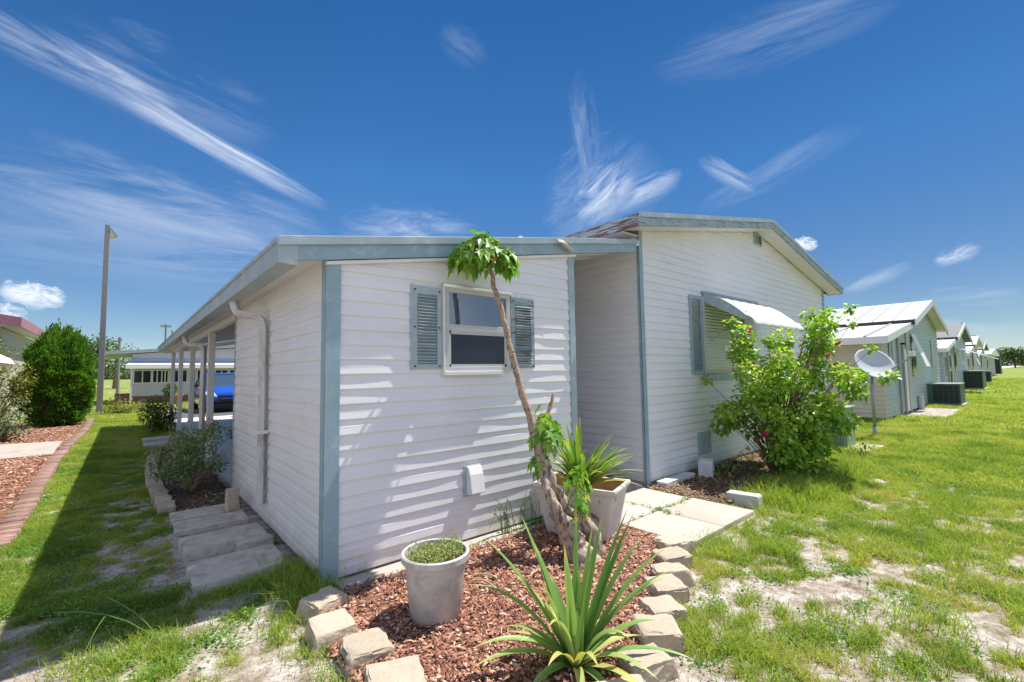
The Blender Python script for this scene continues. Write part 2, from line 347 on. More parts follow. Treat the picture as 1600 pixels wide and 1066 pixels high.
def leaf_arrays(P, D, size, width=.5, shape='oval', droop=.3, val=None, up=None):
    """P bases (n,3), D directions (n,3), size (n,). returns V,F,v"""
    n = len(P); D = unit(D)
    if up is None: up = np.array([0, 0, 1.])+RNG.normal(0, .45, (n, 3))
    Sd = unit(np.cross(D, up)); Nn = unit(np.cross(Sd, D)); size = np.broadcast_to(size, (n,))[:, None]
    if shape == 'oval':
        out = [(0, 0, 0), (.35, .5, .07), (.75, .36, 0), (1, 0, -.1), (.75, -.36, 0), (.35, -.5, .07)]
        faces = [(0, 1, 2, 3), (0, 3, 4, 5)]
    elif shape == 'lobed':
        out = [(0, 0, 0), (.05, .42, 0), (.30, .30, .05), (.52, .62, -.08), (.58, .24, .05), (1.05, .0, -.15), (.58, -.24, .05), (.52, -.62, -.08), (.30, -.30, .05), (.05, -.42, 0)]
        faces = [(0, 1, 2, 2), (0, 2, 3, 4), (0, 4, 5, 6), (0, 6, 7, 8), (0, 8, 9, 9)]
    out = np.array(out); k = len(out)
    w = width if shape == 'oval' else 1.0
    V = (P[:, None, :] + D[:, None, :]*(out[None, :, 0:1]*size[:, None]) + Sd[:, None, :]*(out[None, :, 1:2]*w*size[:, None])
         + Nn[:, None, :]*((out[None, :, 2:3])*size[:, None]))
    V[:, :, 2] -= droop*(out[None, :, 0]**2)*size
    base = (np.arange(n)*k)[:, None, None]
    if shape == 'lobed':
        tri = np.array([(0, 1, 2), (0, 2, 3), (0, 3, 4), (0, 4, 5), (0, 5, 6), (0, 6, 7), (0, 7, 8), (0, 8, 9)])
        F = (tri[None]+base).reshape(-1, 3)
    else:
        F = (np.array(faces)[None]+base).reshape(-1, 4)
    if val is None: val = RNG.random(n)
    return V.reshape(-1, 3), F, np.repeat(val, k)

def sph(n): return unit(RNG.normal(size=(n, 3)))

def strap(pts, w, mb, vals, v0, fold=.25, seg=None):
    """folded ribbon leaf through 3-D points"""
    pts = [Vector(p) for p in pts]; n = len(pts); b = len(mb.v)
    for i, p in enumerate(pts):
        t = i/(n-1); d = (pts[min(i+1, n-1)]-pts[max(i-1, 0)]).normalized()
        side = d.cross(Vector((0, 0, 1)))
        if side.length < .05: side = d.cross(Vector((1, .3, 0)))
        side.normalize(); up = side.cross(d)
        ww = w*(.75+.5*t if t < .3 else .9*(1-((t-.3)/.7)**1.8)+.03)
        mb.v += [tuple(p-side*ww/2+up*ww*fold), tuple(p), tuple(p+side*ww/2+up*ww*fold)]
        vv = v0 + (.75*max(0, t-.82)/.18 if v0 < .85 else 0)
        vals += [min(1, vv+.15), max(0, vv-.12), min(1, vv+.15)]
    for i in range(n-1):
        for k in (0, 1):
            a = b+i*3+k; mb.f.append((a, a+1, a+4, a+3)); mb.m.append(0)

def set_v(o, vals):
    a = o.data.attributes.new('v', 'FLOAT', 'POINT'); a.data.foreach_set('value', np.array(vals, np.float32))

def bezier(p0, p1, p2, n=9):
    p0, p1, p2 = Vector(p0), Vector(p1), Vector(p2)
    return [p0*(1-t)**2+p1*2*t*(1-t)+p2*t*t for t in [i/(n-1) for i in range(n)]]

# value noise
_tab = RNG.random((256, 256))
def vnoise(x, y):
    xi = np.floor(x).astype(int); yi = np.floor(y).astype(int); fx = x-xi; fy = y-yi
    fx = fx*fx*(3-2*fx); fy = fy*fy*(3-2*fy)
    g = lambda a, b: _tab[a % 256, b % 256]
    return (g(xi, yi)*(1-fx)+g(xi+1, yi)*fx)*(1-fy)+(g(xi, yi+1)*(1-fx)+g(xi+1, yi+1)*fx)*fy
def fbm(x, y, o=4):
    s = 0; a = .5; t = 0
    for i in range(o): s = s+a*vnoise(x*2**i+17*i, y*2**i+5*i); t += a; a *= .55
    return s/t

# ------------------------------------------------------------------ ground plan masks
BED = [(-.16, -.16), (2.60, -.16), (2.60, -1.30), (2.16, -1.45), (1.7, -1.68), (1.2, -1.93), (.75, -2.12), (.1, -2.2), (-.22, -1.66), (-.26, -.7)]
LBED = [(-2.16, 2.6), (-2.16, 19.6), (-6.5, 19.6), (-6.5, 2.6)]
ROSEBED = [(-.66, 2.95), (-.72, 4.7), (-.66, 7.3), (-.52, 8.9), (-.03, 8.9), (-.03, 2.95)]
HBED = [(3.98, -.05), (7.7, -.05), (7.7, -1.0), (6.6, -1.25), (5.3, -1.3), (4.5, -1.25), (3.98, -1.0)]
def inpoly(x, y, poly):
    c = np.zeros(x.shape, bool); n = len(poly)
    for i in range(n):
        x1, y1 = poly[i]; x2, y2 = poly[(i+1) % n]
        m = ((y1 > y) != (y2 > y)) & (x < (x2-x1)*(y-y1)/((y2-y1) if y2 != y1 else 1e-9)+x1); c ^= m
    return c
def rect(x, y, a, b, c, d): return (x > a) & (x < b) & (y > c) & (y < d)
def height(x, y):
    h = .03*(fbm(x*.9+3, y*.9+8, 3)-.5)+.012*(fbm(x*7, y*7, 2)-.5)
    far = np.clip((np.hypot(x, y)-12)/20, 0, 1)
    return h*(1-far*.3) - .006
def cover(x, y):
    """share of the ground hidden by grass, 0..1"""
    n = fbm(x*1.5+40, y*2.1+11, 5); n2 = fbm(x*7.5+3, y*9.5+2, 4)
    k = .33*n+.67*n2
    dens = np.full(x.shape, .60)
    right = (x > 1.2) & (y < .5)
    dens = np.where(right, .452+.034*np.clip(x-2.2, 0, 7), dens)
    dens = np.where((x < 1.2) & (y < .1), .425, dens)
    dens = np.where((x < .3) & (x > -1.15) & (y < -.2), .35, dens)
    dens = np.where((x < 0) & (y > .1), .455+.016*np.clip(y, 0, 6), dens)
    dens = np.where((x < -1.3) & (y > .8), .58, dens)
    dens = np.where((y > 8) & (x < 0), .60, dens)
    dens = np.where(x > 12, .66, dens)
    c = np.clip((dens-k)*7+.5, 0, 1)
    no = inpoly(x, y, BED) | inpoly(x, y, LBED) | inpoly(x, y, ROSEBED) | inpoly(x, y, HBED)
    no |= rect(x, y, -.02, 12, 0, 17) | rect(x, y, 2.55, 3.98, -1.42, 0) | rect(x, y, -.78, 0, .5, 2.95) | rect(x, y, -.8, 0, 9.2, 11.6)
    no |= rect(x, y, -.1, 8, 14, 22) | rect(x, y, 15.3, 26, -.4, 16) | rect(x, y, 30, 42, .1, 16) | rect(x, y, 17, 21, -1.55, -.4)
    return np.where(no, 0, c)

def make_ground():
    def ax(lo, hi, a, b, fine):
        mid = np.arange(a, b, fine); left = [a]; st = fine
        while left[-1] > lo: st *= 1.12; left.append(left[-1]-st)
        right = [mid[-1]]; st = fine
        while right[-1] < hi: st *= 1.12; right.append(right[-1]+st)
        return np.array(left[::-1][:-1]+list(mid)+right[1:])
    xs = ax(-1500, 1500, -4, 10, .035); ys = ax(-800, 1500, -3.6, 7, .04)
    X, Y = np.meshgrid(xs, ys); Z = height(X, Y)
    hm = rect(X, Y, .1, 12, .15, 16.5); Z = np.where(hm, -.05, Z)
    Z = np.where(inpoly(X, Y, BED), Z*.3-.004, Z)
    nx, ny = len(xs), len(ys); idx = np.arange(nx*ny).reshape(ny, nx)
    F = np.stack([idx[:-1, :-1], idx[:-1, 1:], idx[1:, 1:], idx[1:, :-1]], -1).reshape(-1, 4)
    c = cover(X, Y)
    m = bpy.data.materials.new('sandy_lawn_ground'); m.use_nodes = True; nt = m.node_tree; L = nt.links; p = nt.nodes['Principled BSDF']
    p.inputs['Roughness'].default_value = .95; p.inputs['Specular IOR Level'].default_value = .1
    a = NN(nt, 'ShaderNodeAttribute'); a.attribute_name = 'v'
    tc = NN(nt, 'ShaderNodeTexCoord')
    def noise(sc, det=6, ro=.6):
        n = NN(nt, 'ShaderNodeTexNoise'); n.inputs['Scale'].default_value = sc; n.inputs['Detail'].default_value = det; n.inputs['Roughness'].default_value = ro; L.new(tc.outputs['Object'], n.inputs[0]); return n.outputs['Fac']
    def ramp(f, els):
        r = NN(nt, 'ShaderNodeValToRGB')
        for i, (q, cc) in enumerate(els):
            e = r.color_ramp.elements[i] if i < 2 else r.color_ramp.elements.new(q)
            e.position = q; e.color = (*cc, 1)
        L.new(f, r.inputs[0]); return r.outputs[0]
    sand = ramp(noise(7, 9, .7), [(.34, (.20, .15, .105)), (.47, (.35, .30, .25)), (.58, (.53, .49, .45))])
    soil = ramp(noise(11, 7, .7), [(.30, (.14, .10, .05)), (.50, (.25, .20, .10)), (.70, (.36, .31, .17))])
    n1 = noise(23, 5, .7)
    mm = NN(nt, 'ShaderNodeMath', operation='MULTIPLY_ADD'); L.new(n1, mm.inputs[0]); mm.inputs[1].default_value = .9; mm.inputs[2].default_value = -.45
    ad = NN(nt, 'ShaderNodeMath', operation='ADD'); ad.use_clamp = True; L.new(a.outputs['Fac'], ad.inputs[0]); L.new(mm.outputs[0], ad.inputs[1])
    mx = NN(nt, 'ShaderNodeMix'); mx.data_type = 'RGBA'; L.new(ad.outputs[0], mx.inputs['Factor']); L.new(sand, mx.inputs['A']); L.new(soil, mx.inputs['B'])
    # far away the lawn itself is only colour: greener with distance from the house
    sx = NN(nt, 'ShaderNodeVectorMath', operation='LENGTH'); L.new(tc.outputs['Object'], sx.inputs[0])
    mr = NN(nt, 'ShaderNodeMapRange'); mr.inputs['From Min'].default_value = 12; mr.inputs['From Max'].default_value = 30; L.new(sx.outputs['Value'], mr.inputs[0])
    lawn = ramp(noise(1.6, 8, .7), [(.30, (.15, .20, .04)), (.5, (.21, .27, .055)), (.7, (.29, .31, .09))])
    mf = NN(nt, 'ShaderNodeMath', operation='MULTIPLY'); L.new(mr.outputs[0], mf.inputs[0]); L.new(a.outputs['Fac'], mf.inputs[1])
    m2 = NN(nt, 'ShaderNodeMix'); m2.data_type = 'RGBA'; L.new(mf.outputs[0], m2.inputs['Factor']); L.new(mx.outputs['Result'], m2.inputs['A']); L.new(lawn, m2.inputs['B'])
    L.new(m2.outputs['Result'], p.inputs['Base Color'])
    b = NN(nt, 'ShaderNodeBump'); b.inputs['Strength'].default_value = .7; b.inputs['Distance'].default_value = .02; L.new(noise(35, 6, .75), b.inputs['Height']); L.new(b.outputs[0], p.inputs['Normal'])
    o = np_mesh('ground', np.stack([X, Y, Z], -1).reshape(-1, 3), F, m, v=c.ravel(), smooth=True)
    tag(o, kind='structure')
make_ground()

def sheet(name, poly, z, m, kind='structure'):
    mb = MB(); n = len(poly); mb.add([(x, y, z) for x, y in poly], [tuple(range(n))]); o = mb.build(name, m); tag(o, kind=kind); return o
mb = MB(); mb.box(.03, 4.09, 3.70, 15.0, -.1, .03); tag(mb.build('carport_floor', FLOORP), kind='structure')
mb = MB(); mb.box(.0, 4.6, 15.0, 17.0, -.1, .026); tag(mb.build('driveway', CONCR), kind='structure')
mb = MB(); mb.box(.3, 40, 17.0, 20.8, -.1, .022); tag(mb.build('road', ASPH), kind='structure')
mb = MB(); mb.box(60, 700, 6, 14, -.1, .022); tag(mb.build('distant_road', CONCR), kind='structure')

# ------------------------------------------------------------------ siding
PROF = [(0, .0135), (.006, .0140), (.050, .0095), (.064, .0088), (.074, .0045), (.100, .0020), (.1149, .0020)]
def siding(mb, o, u, n, L, top, z0, pitch=.115, mi=0, wav=.0013, scale=1.0):
    rg = random.Random(int(L*1000)+int(z0*100))
    seams = sorted(rg.uniform(.3, L-.3) for _ in range(max(2, int(L*1.3)))) if L > 2 else []
    ss = np.unique(np.concatenate([np.linspace(0, L, max(2, int(L/.14)+1))]+[[q-.0006, q+.0006] for q in seams])) if seams else np.linspace(0, L, max(2, int(L/.14)+1))
    ns = len(ss); ztop = np.array([top(s) for s in ss]); zmax = ztop.max()
    levels = []; k = 0
    while z0+k*pitch < zmax:
        for z, d in PROF: levels.append((z0+k*pitch+z*pitch/.115, d*scale, k))
        k += 1
    step = np.zeros((k+1, ns))
    for j in range(0, k+1, 2):
        for q in [q for q in seams if rg.random() < .35]:
            sg = rg.choice((-1, 1)); w = np.where((ss > q) if sg > 0 else (ss < q), .0022, 0); step[j] = np.maximum(step[j], w*(np.abs(ss-q) < 1.2)*(1-np.abs(ss-q)/1.2))
        if j+1 <= k: step[j+1] = step[j]
    b = len(mb.v); ph = rg.random()*50
    for (z, d, k) in levels:
        for i, s in enumerate(ss):
            zz = min(z, ztop[i]); w = wav*(math.sin(s*3.1+k*1.7+ph)+.7*math.sin(s*7.3+k*2.9)+.5*math.sin(s*1.3+k*.9))
            dd = d+w*(1 if d > .004 else .3)+step[k][i]
            mb.v.append((o[0]+u[0]*s+n[0]*dd, o[1]+u[1]*s+n[1]*dd, zz))
    nl = len(levels)
    for j in range(nl-1):
        for i in range(ns-1):
            if levels[j][0] >= ztop[i] and levels[j][0] >= ztop[i+1]: continue
            a = b+j*ns+i; mb.f.append((a, a+1, a+ns+1, a+ns)); mb.m.append(mi)

SL = .176
def zr(x): return 2.51+SL*(x+.36)          # top of the low roof
# ------------------------------------------------------------------ the mobile home with its utility room and carport
home = empty('mobile_home', (0, 0, 0), 'white vinyl sided mobile home with faded blue trim, utility shed and open carport', 'house')

SHUT = mat('pale_blue_shutter_paint', (.36, .45, .49), .5, var=.10, vscale=5, col2=(.48, .53, .54), thr=.62, sharp=.1)
def build_home():
    H = home
    # utility room
    mb = MB(); siding(mb, (.03, 0), (1, 0), (0, -1), 2.68, lambda s: zr(s)-.17, .05); mb.build('front_wall', SIDING, H)
    mb = MB(); siding(mb, (0, 3.70), (0, -1), (-1, 0), 3.68, lambda s: 2.45, .05); mb.build('side_wall', SIDING, H)
    mb = MB(); mb.box(.03, 2.68, .02, 3.68, .05, 2.40); mb.box(2.70, 2.72, .02, 3.70, .05, 2.72); mb.box(.02, 2.7, 3.68, 3.70, .05, 2.4); mb.build('wall_core', SIDING, H)
    mb = MB(); siding(mb, (2.74, .02), (0, 1), (1, 0), 3.66, lambda s: 2.9, .05); mb.build('side_wall', SIDING, H)
    # corner trims
    mb = MB(); mb.box(-.028, .085, -.026, -.014, .03, 2.385); mb.box(-.028, -.016, -.0255, .075, .03, 2.47); mb.build('corner_trim', BLUE, H, bevel=.003)
    mb = MB(); mb.box(2.665, 2.755, -.026, -.012, .03, 2.885); mb.box(2.743, 2.755, -.012, .05, .03, 2.885); mb.build('corner_trim', BLUEL, H, bevel=.003)
    mb = MB(); mb.box(-.022, .01, 3.695, 3.72, .03, 2.5); mb.build('corner_trim', BLUEL, H)
    # white drip strip under the fascia
    mb = MB(); mb.hexa([(-.03, -.052, zr(-.03)-.200), (2.77, -.052, zr(2.77)-.200), (2.77, -.01, zr(2.77)-.200), (-.03, -.01, zr(-.03)-.200),
                        (-.03, -.052, zr(-.03)-.172), (2.77, -.052, zr(2.77)-.172), (2.77, -.01, zr(2.77)-.165), (-.03, -.01, zr(-.03)-.165)]); mb.build('drip_strip', WHITE, H, bevel=.003)
    # low roof: slopes up to the main house
    x0, x1, y0, y1 = -.30, 4.07, -.035, 15.1
    def slab(mb, xa, xb, ya, yb, za, zb, mi=0):
        mb.hexa([(xa, ya, zr(xa)+za), (xb, ya, zr(xb)+za), (xb, yb, zr(xb)+za), (xa, yb, zr(xa)+za),
                 (xa, ya, zr(xa)+zb), (xb, ya, zr(xb)+zb), (xb, yb, zr(xb)+zb), (xa, yb, zr(xa)+zb)], mi)
    mb = MB(); slab(mb, x0, x1, y0, y1, -.075, -.005)
    for y in np.arange(.3, 15, .305): slab(mb, x0, x1-.05, y, y+.02, -.003, .012)
    for y in np.arange(.15, 15, .305): slab(mb, x0+.02, x1-.05, y, y+.012, -.095, -.077)
    mb.build('carport_roof', ROOFW, H)
    mb = MB(); slab(mb, -.345, x1-.12, -.066, -.036, -.165, -.045); mb.build('fascia', BLUE, H, bevel=.003)
    mb = MB(); slab(mb, -.375, 3.28, -.088, -.067, -.055, .012); slab(mb, 3.283, x1-.10, -.082, -.067, -.06, .004); mb.build('roof_edge_flashing', BLUEL, H, bevel=.004)
    # gutter on the low side (open box section with rolled lip)
    mb = MB(); G = [(-.385, 2.505), (-.385, 2.475), (-.372, 2.47), (-.372, 2.335), (-.30, 2.325), (-.24, 2.33), (-.24, 2.345), (-.30, 2.34), (-.358, 2.35), (-.358, 2.49)]
    mb.prism(G, -.06, 15.15, 'y'); mb.build('gutter', GUTTER, H, auto=30)
    mb = MB(); mb.prism([(-.37, 2.49), (-.37, 2.335), (-.24, 2.328), (-.24, 2.47)], -.07, -.0605, 'y'); mb.build('gutter_end_cap', BLUEL, H)
    mb = MB(); mb.box(-.24, .0, -.03, 15.1, 2.435, 2.447); mb.build('soffit', SIDING, H)
    # posts and beams of the carport
    mb = MB(); mb.box(-.02, .06, 3.72, 14.95, 2.33, 2.43); mb.build('beam', WHITE, H, bevel=.004)
    mb = MB(); mb.hexa([(-.2, 14.97, zr(-.2)-.24), (4.05, 14.97, zr(4.05)-.24), (4.05, 15.03, zr(4.05)-.24), (-.2, 15.03, zr(-.2)-.24),
                        (-.2, 14.97, zr(-.2)-.1), (4.05, 14.97, zr(4.05)-.1), (4.05, 15.03, zr(4.05)-.1), (-.2, 15.03, zr(-.2)-.1)]); mb.build('beam', WHITE, H)
    for y in (6.25, 9.3, 12.1, 14.8):
        mb = MB(); w = .05; mb.box(-.03, .07, y-w, y+w, .03, 2.335); mb.build('post', WHITE, H, bevel=.006)
    # downspouts
    for (y, z1) in ((1.80, .24), (6.9, .1)):
        mb = MB(); r = .038
        p = bezier((-.30, 2.04, 2.36), (-.30, 2.0, 2.20), (-.24, 1.93, 2.19), 6)+bezier((-.12, 1.86, 2.17), (-.06, 1.82, 2.15), (-.06, 1.82, 2.0), 6)+[(-.06, 1.78, z1)]; r = .048
        if y > 4: p = bezier((-.30, y+.35, 2.33), (-.30, y+.30, 2.12), (-.2, y+.12, 2.14), 6)+bezier((-.12, y-.1, 2.13), (-.06, y-.45, 2.1), (-.08, y-.5, 1.95), 6)+[(-.08, y-.5, z1)]
        mb.tube(p, r, 4); d = mb.build('downspout', SPOUT, H, bevel=.004)
        if y < 4:
            mb = MB(); [mb.box(-.112, -.01, y-.065, y+.065, z, z+.035) for z in (.95,)]; mb.build('strap', WHITE, d)
    # small window between two louvred shutters
    wx0, wx1, wz0, wz1 = 1.00, 1.77, 1.545, 2.325
    f = MB(); t = .052
    for a in ((wx0, wx1, wz1-t, wz1), (wx0, wx1, wz0, wz0+t), (wx0, wx0+t, wz0+t, wz1-t), (wx1-t, wx1, wz0+t, wz1-t)): f.box(a[0], a[1], -.040, .01, a[2], a[3])
    f.box(wx0+t, wx1-t, -.034, .005, 1.925, 1.985)
    wdw = f.build('window', FRAMEW, H, bevel=.003)
    g = MB(); g.box(wx0-.018, wx1+.018, -.062, -.041, wz1-.012, wz1+.012); g.box(wx0-.018, wx0-.002, -.055, -.012, wz0-.02, wz1-.012)
    g.build('frame', WHITE, wdw, bevel=.003)
    g = MB(); g.box(wx0-.01, wx1-.12, -.062, -.041, wz0-.022, wz0+.012); g.build('sill', WHITE, wdw, bevel=.003)
    g = MB(); g.box(wx0+t, wx1-t, -.024, -.016, 1.985, wz1-t); g.build('pane', GLASS, wdw)
    g = MB()
    for a in ((1.895, 1.925), (wz0+t, wz0+t+.025)): g.box(wx0+t, wx1-t, -.030, -.008, *a)
    g.box(wx0+t, wx0+t+.02, -.030, -.008, wz0+t, 1.925); g.box(wx1-t-.02, wx1-t, -.030, -.008, wz0+t, 1.925); g.build('sash', FRAMEW, wdw)
    g = MB(); g.box(wx0+t+.02, wx1-t-.02, -.022, -.014, wz0+t+.025, 1.895); g.build('screen', SCREEN, wdw)
    for (a, b, mt, lab) in ((.690, .975, SHUT, None), (1.795, 2.105, RUSTF, 'faded blue shutter with worn reddish slats')):
        s = MB(); z0, z1 = 1.585, 2.30; w = .045
        s.box(a, b, -.030, -.014, z1-.07, z1); s.box(a, b, -.030, -.014, z0, z0+.04); s.box(a, a+w, -.030, -.014, z0+.04, z1-.07); s.box(b-w, b, -.030, -.014, z0+.04, z1-.07)
        s.box(a-.012, a, -.036, -.012, z0-.01, z1+.01)
        n = 22
        for i in range(n):
            zc = z0+.045+(i+.5)*(z1-.07-z0-.05)/n
            s.hexa([(a+w, -.046, zc-.010), (b-w, -.046, zc-.010), (b-w, -.014, zc+.006), (a+w, -.014, zc+.006),
                    (a+w, -.046, zc-.006), (b-w, -.046, zc-.006), (b-w, -.014, zc+.010), (a+w, -.014, zc+.010)])
        s.box(a+w, b-w, -.0135, -.0125, z0+.04, z1-.07)
        sh = s.build('shutter', mt, H, bevel=.0015)
        if lab: sh['label'] = lab
        for zz in (z0+.02, (z0+z1)/2, z1-.035):
            for xx in (a+.022, b-.022): k = MB(); k.box(xx-.007, xx+.007, -.034, -.0305, zz-.007, zz+.007); k.build('screw', CARBK, sh)
    # dryer vent cover
    v = MB(); v.prism([(-.014, .44), (-.045, .44), (-.105, .455), (-.075, .62), (-.045, .69), (-.014, .69)], 1.235, 1.385, 'x'); v.build('vent_cover', WHITE, H, bevel=.006)
    v = MB(); v.box(1.20, 1.40, -.022, -.0135, .425, .70); v.build('vent_plate', BLUEL, H, bevel=.003)
    # -------- main volume
    X0, X1 = 4.09, 11.95; RX = 8.02; s = .186; ZE = 3.50
    def zt(x): return ZE+(.42+ (x-X0))*s if x < RX else ZE+(.42+(X1-x))*s   # roof top
    mb = MB(); siding(mb, (X0+.03, 0), (1, 0), (0, -1), X1-X0-.06, lambda q: zt(X0+.03+q)-.13, .07, pitch=.112); mb.build('gable_wall', SIDING, H)
    mb = MB(); siding(mb, (X0, 15.0), (0, -1), (-1, 0), 14.98, lambda q: 3.46, .07, pitch=.112); mb.build('side_wall', SIDING, H)
    mb = MB(); mb.box(X0+.01, X1, .015, 16, .05, 3.40); mb.prism([(X0+.01, 3.4), (X1, 3.4), (X1, zt(X1)-.1), (RX, zt(RX)-.1), (X0+.01, zt(X0)-.1)], .02, 16, 'y'); mb.build('wall_core', SIDING, H)
    mb = MB(); mb.box(X0-.018, X0+.065, -.026, -.012, .03, zt(X0)-.13); mb.box(X0-.018, X0-.012, -.0255, .022, .03, zt(X0)-.13); mb.build('corner_trim', BLUE, H, bevel=.003)
    mb = MB(); mb.box(X1-.08, X1+.022, -.026, -.012, .03, zt(X1)-.13); mb.build('corner_trim', BLUE, H, bevel=.003)
    ya, yb = -.30, 16.2; E0, E1 = X0-.40, X1+.40
    def rk(mb, xa, xb, ya, yb, za, zb, sgn):
        def z(x): return zt(x) if True else 0
        mb.hexa([(xa, ya, z(xa)+za), (xb, ya, z(xb)+za), (xb, yb, z(xb)+za), (xa, yb, z(xa)+za), (xa, ya, z(xa)+zb), (xb, ya, z(xb)+zb), (xb, yb, z(xb)+zb), (xa, yb, z(xa)+zb)])
    mb = MB(); rk(mb, E0, RX, ya, yb, -.04, 0, 1); rk(mb, RX+.0005, E1, ya, yb, -.04, 0, 1); mb.build('main_roof', ROOFW, H)
    mb = MB(); rk(mb, E0-.02, RX, ya-.03, ya, -.165, -.04, 1); rk(mb, RX+.001, E1+.02, ya-.03, ya, -.165, -.04, 1); mb.build('rake_fascia', RUSTF, H)
    mb = MB(); rk(mb, E0-.03, RX, ya-.045, ya-.0305, -.055, .01, 1); rk(mb, RX+.001, E1+.03, ya-.045, ya-.0305, -.055, .01, 1); mb.build('roof_edge_flashing', BLUEL, H)
    mb = MB(); rk(mb, E0, RX, ya, -.028, -.155, -.14, 1); rk(mb, RX+.001, E1, ya, -.028, -.155, -.14, 1); mb.build('soffit', SIDING, H)
    mb = MB(); mb.box(E0-.022, E0, ya, yb, zt(E0)-.165, zt(E0)-.003); mb.build('eave_fascia', RUST, H)
    mb = MB(); mb.box(E1, E1+.022, ya, yb, zt(E1)-.165, zt(E1)-.003); mb.build('eave_fascia', BLUE, H)
    mb = MB(); mb.box(E0, X0-.02, -.02, yb, zt(E0)-.16, zt(E0)-.148); mb.box(X1+.01, E1, -.02, yb, zt(E0)-.16, zt(E0)-.148); mb.build('soffit', SIDING, H)
    # gable vent
    gv = MB(); a, b, c, d = 7.92, 8.26, 3.90, 4.13
    gv.box(a, b, -.035, -.012, d-.03, d); gv.box(a, b, -.035, -.012, c, c+.03); gv.box(a, a+.03, -.035, -.012, c+.03, d-.03); gv.box(b-.03, b, -.035, -.012, c+.03, d-.03)
    for i in range(3): gv.box(a+.09+i*.06, a+.105+i*.06, -.03, -.016, c+.03, d-.03)
    g = gv.build('gable_vent', BLUEL, H); q = MB(); q.box(a+.03, b-.03, -.0155, -.0145, c+.03, d-.03); q.build('louvre', DARK, g)
    # wide window with shutter and curved metal awning
    a, b, c, d = 5.74, 7.30, 1.47, 2.68
    f = MB(); t = .06
    f.box(a, b, -.045, .01, d-t, d); f.box(a, b, -.045, .01, c, c+t); f.box(a, a+t, -.045, .01, c+t, d-t); f.box(b-t, b, -.045, .01, c+t, d-t)
    f.box(a+t, b-t, -.04, .005, 2.05, 2.11); f.box(6.75, 6.80, -.04, .005, c+t, d-t)
    w2 = f.build('window', FRAMEW, H, bevel=.003)
    f = MB(); f.box(a+t, b-t, -.022, -.016, c+t, d-t); f.build('pane', glass('tinted_pane', (.10, .15, .12)), w2)
    f = MB()
    for i in range(22): z = c+t+.02+i*.05; f.box(a+t+.01, b-t-.01, -.0285, -.0235, z, z+.034)
    f.build('blind', BLINDM, w2)
    f = MB(); x0s, x1s = 5.36, 5.715; z0, z1 = 1.46, 2.68; w = .05
    f.box(x0s, x1s, -.038, -.014, z1-.06, z1); f.box(x0s, x1s, -.038, -.014, z0, z0+.06); f.box(x0s, x0s+w, -.038, -.014, z0+.06, z1-.06); f.box(x1s-w, x1s, -.038, -.014, z0+.06, z1-.06)
    for i in range(34):
        zc = z0+.07+i*(z1-z0-.14)/34
        f.hexa([(x0s+w, -.046, zc), (x1s-w, -.046, zc), (x1s-w, -.016, zc+.018), (x0s+w, -.016, zc+.018), (x0s+w, -.046, zc+.004), (x1s-w, -.046, zc+.004), (x1s-w, -.016, zc+.022), (x0s+w, -.016, zc+.022)])
    f.build('shutter', BLUE, H); f = MB(); f.box(x1s+.003, a+.4, -.034, -.014, z0-.012, z0-.001); f.box(a, b+.15, -.03, -.0135, z0-.11, z0-.014); f.build('window_trim', BLUEL, H)
    # awning
    pr = [(-.02, 2.74)]
    for i in range(9):
        t = i/8; y = -.05-.62*t; z = 2.72-.40*t-.06*math.sin(math.pi*t)*-1; pr.append((y, z))
    for i in range(1, 6):
        an = i/5*math.pi*.46; pr.append((-.67-.12*math.sin(an), 2.32-.14*(1-math.cos(an))-.03*i/5))
    aw = MB(); xa, xb = 5.80, 7.85; nseg = 24; ns = len(pr)
    bnum = len(aw.v)
    for i in range(nseg+1):
        x = xa+(xb-xa)*i/nseg; off = .010 if i % 4 in (0,) else 0
        for (y, z) in pr: aw.v.append((x, y, z+off))
    for i in range(nseg):
        for k in range(ns-1): aw.f.append((bnum+i*ns+k, bnum+i*ns+k+1, bnum+(i+1)*ns+k+1, bnum+(i+1)*ns+k)); aw.m.append(0)
    A = aw.build('awning', ROOFW, H, smooth=True); md = A.modifiers.new('solid', 'SOLIDIFY'); md.thickness = .006
    for x in (xa, xb):
        gs = MB(); poly = pr[:ns-3]+[(-.62, 2.27), (-.03, 2.60)]
        gs.prism(poly, x, x+.006, 'x'); gs.build('awning_side', BLUEL, A)
    gs = MB(); gs.box(xa-.04, xb+.02, -.05, -.012, 2.735, 2.775); gs.build('awning_rail', GREYM, A)
    gs = MB(); gs.tube([(xa+.12, -.05, 1.98), (xa+.1, -.64, 2.40)], .008, 6); gs.build('awning_brace', GREYM, A)
    # skirt vent near the corner, foundation pieces
    f = MB(); f.box(5.46, 5.86, -.024, -.014, .24, .58)
    for i in range(9): f.box(5.48+i*.042, 5.50+i*.042, -.030, -.0245, .26, .56)
    f.build('skirting_vent', BLUEL, H)
    f = MB(); f.box(.0, 11.9, .03, .2, -.1, .05); f.box(.03, .2, .2, 3.7, -.1, .05); f.build('foundation', CONCW, H)
    # roof vent pipe
    f = MB(); f.lathe([(0.0, 3.25), (.045, 3.25), (.045, 4.17), (.038, 4.17), (.038, 4.0), (0, 4.0)], 12, 4.63, 3.0); f.build('vent_pipe', WHITE, H)
build_home()

# bent flashing scrap lying on the roof edge
mb = MB(); mb.hexa([(2.38, -.15, 2.945), (2.48, -.15, 2.950), (2.66, -.14, 2.885), (2.58, -.12, 2.88), (2.38, -.13, 2.985), (2.48, -.12, 2.99), (2.66, -.095, 2.915), (2.58, -.092, 2.93)])
tag(mb.build('metal_scrap', mat('tan_bent_metal', (.5, .4, .28), .7, var=.2, vscale=20), bevel=.004), 'crumpled tan metal scrap lying on the low roof edge', 'scrap')

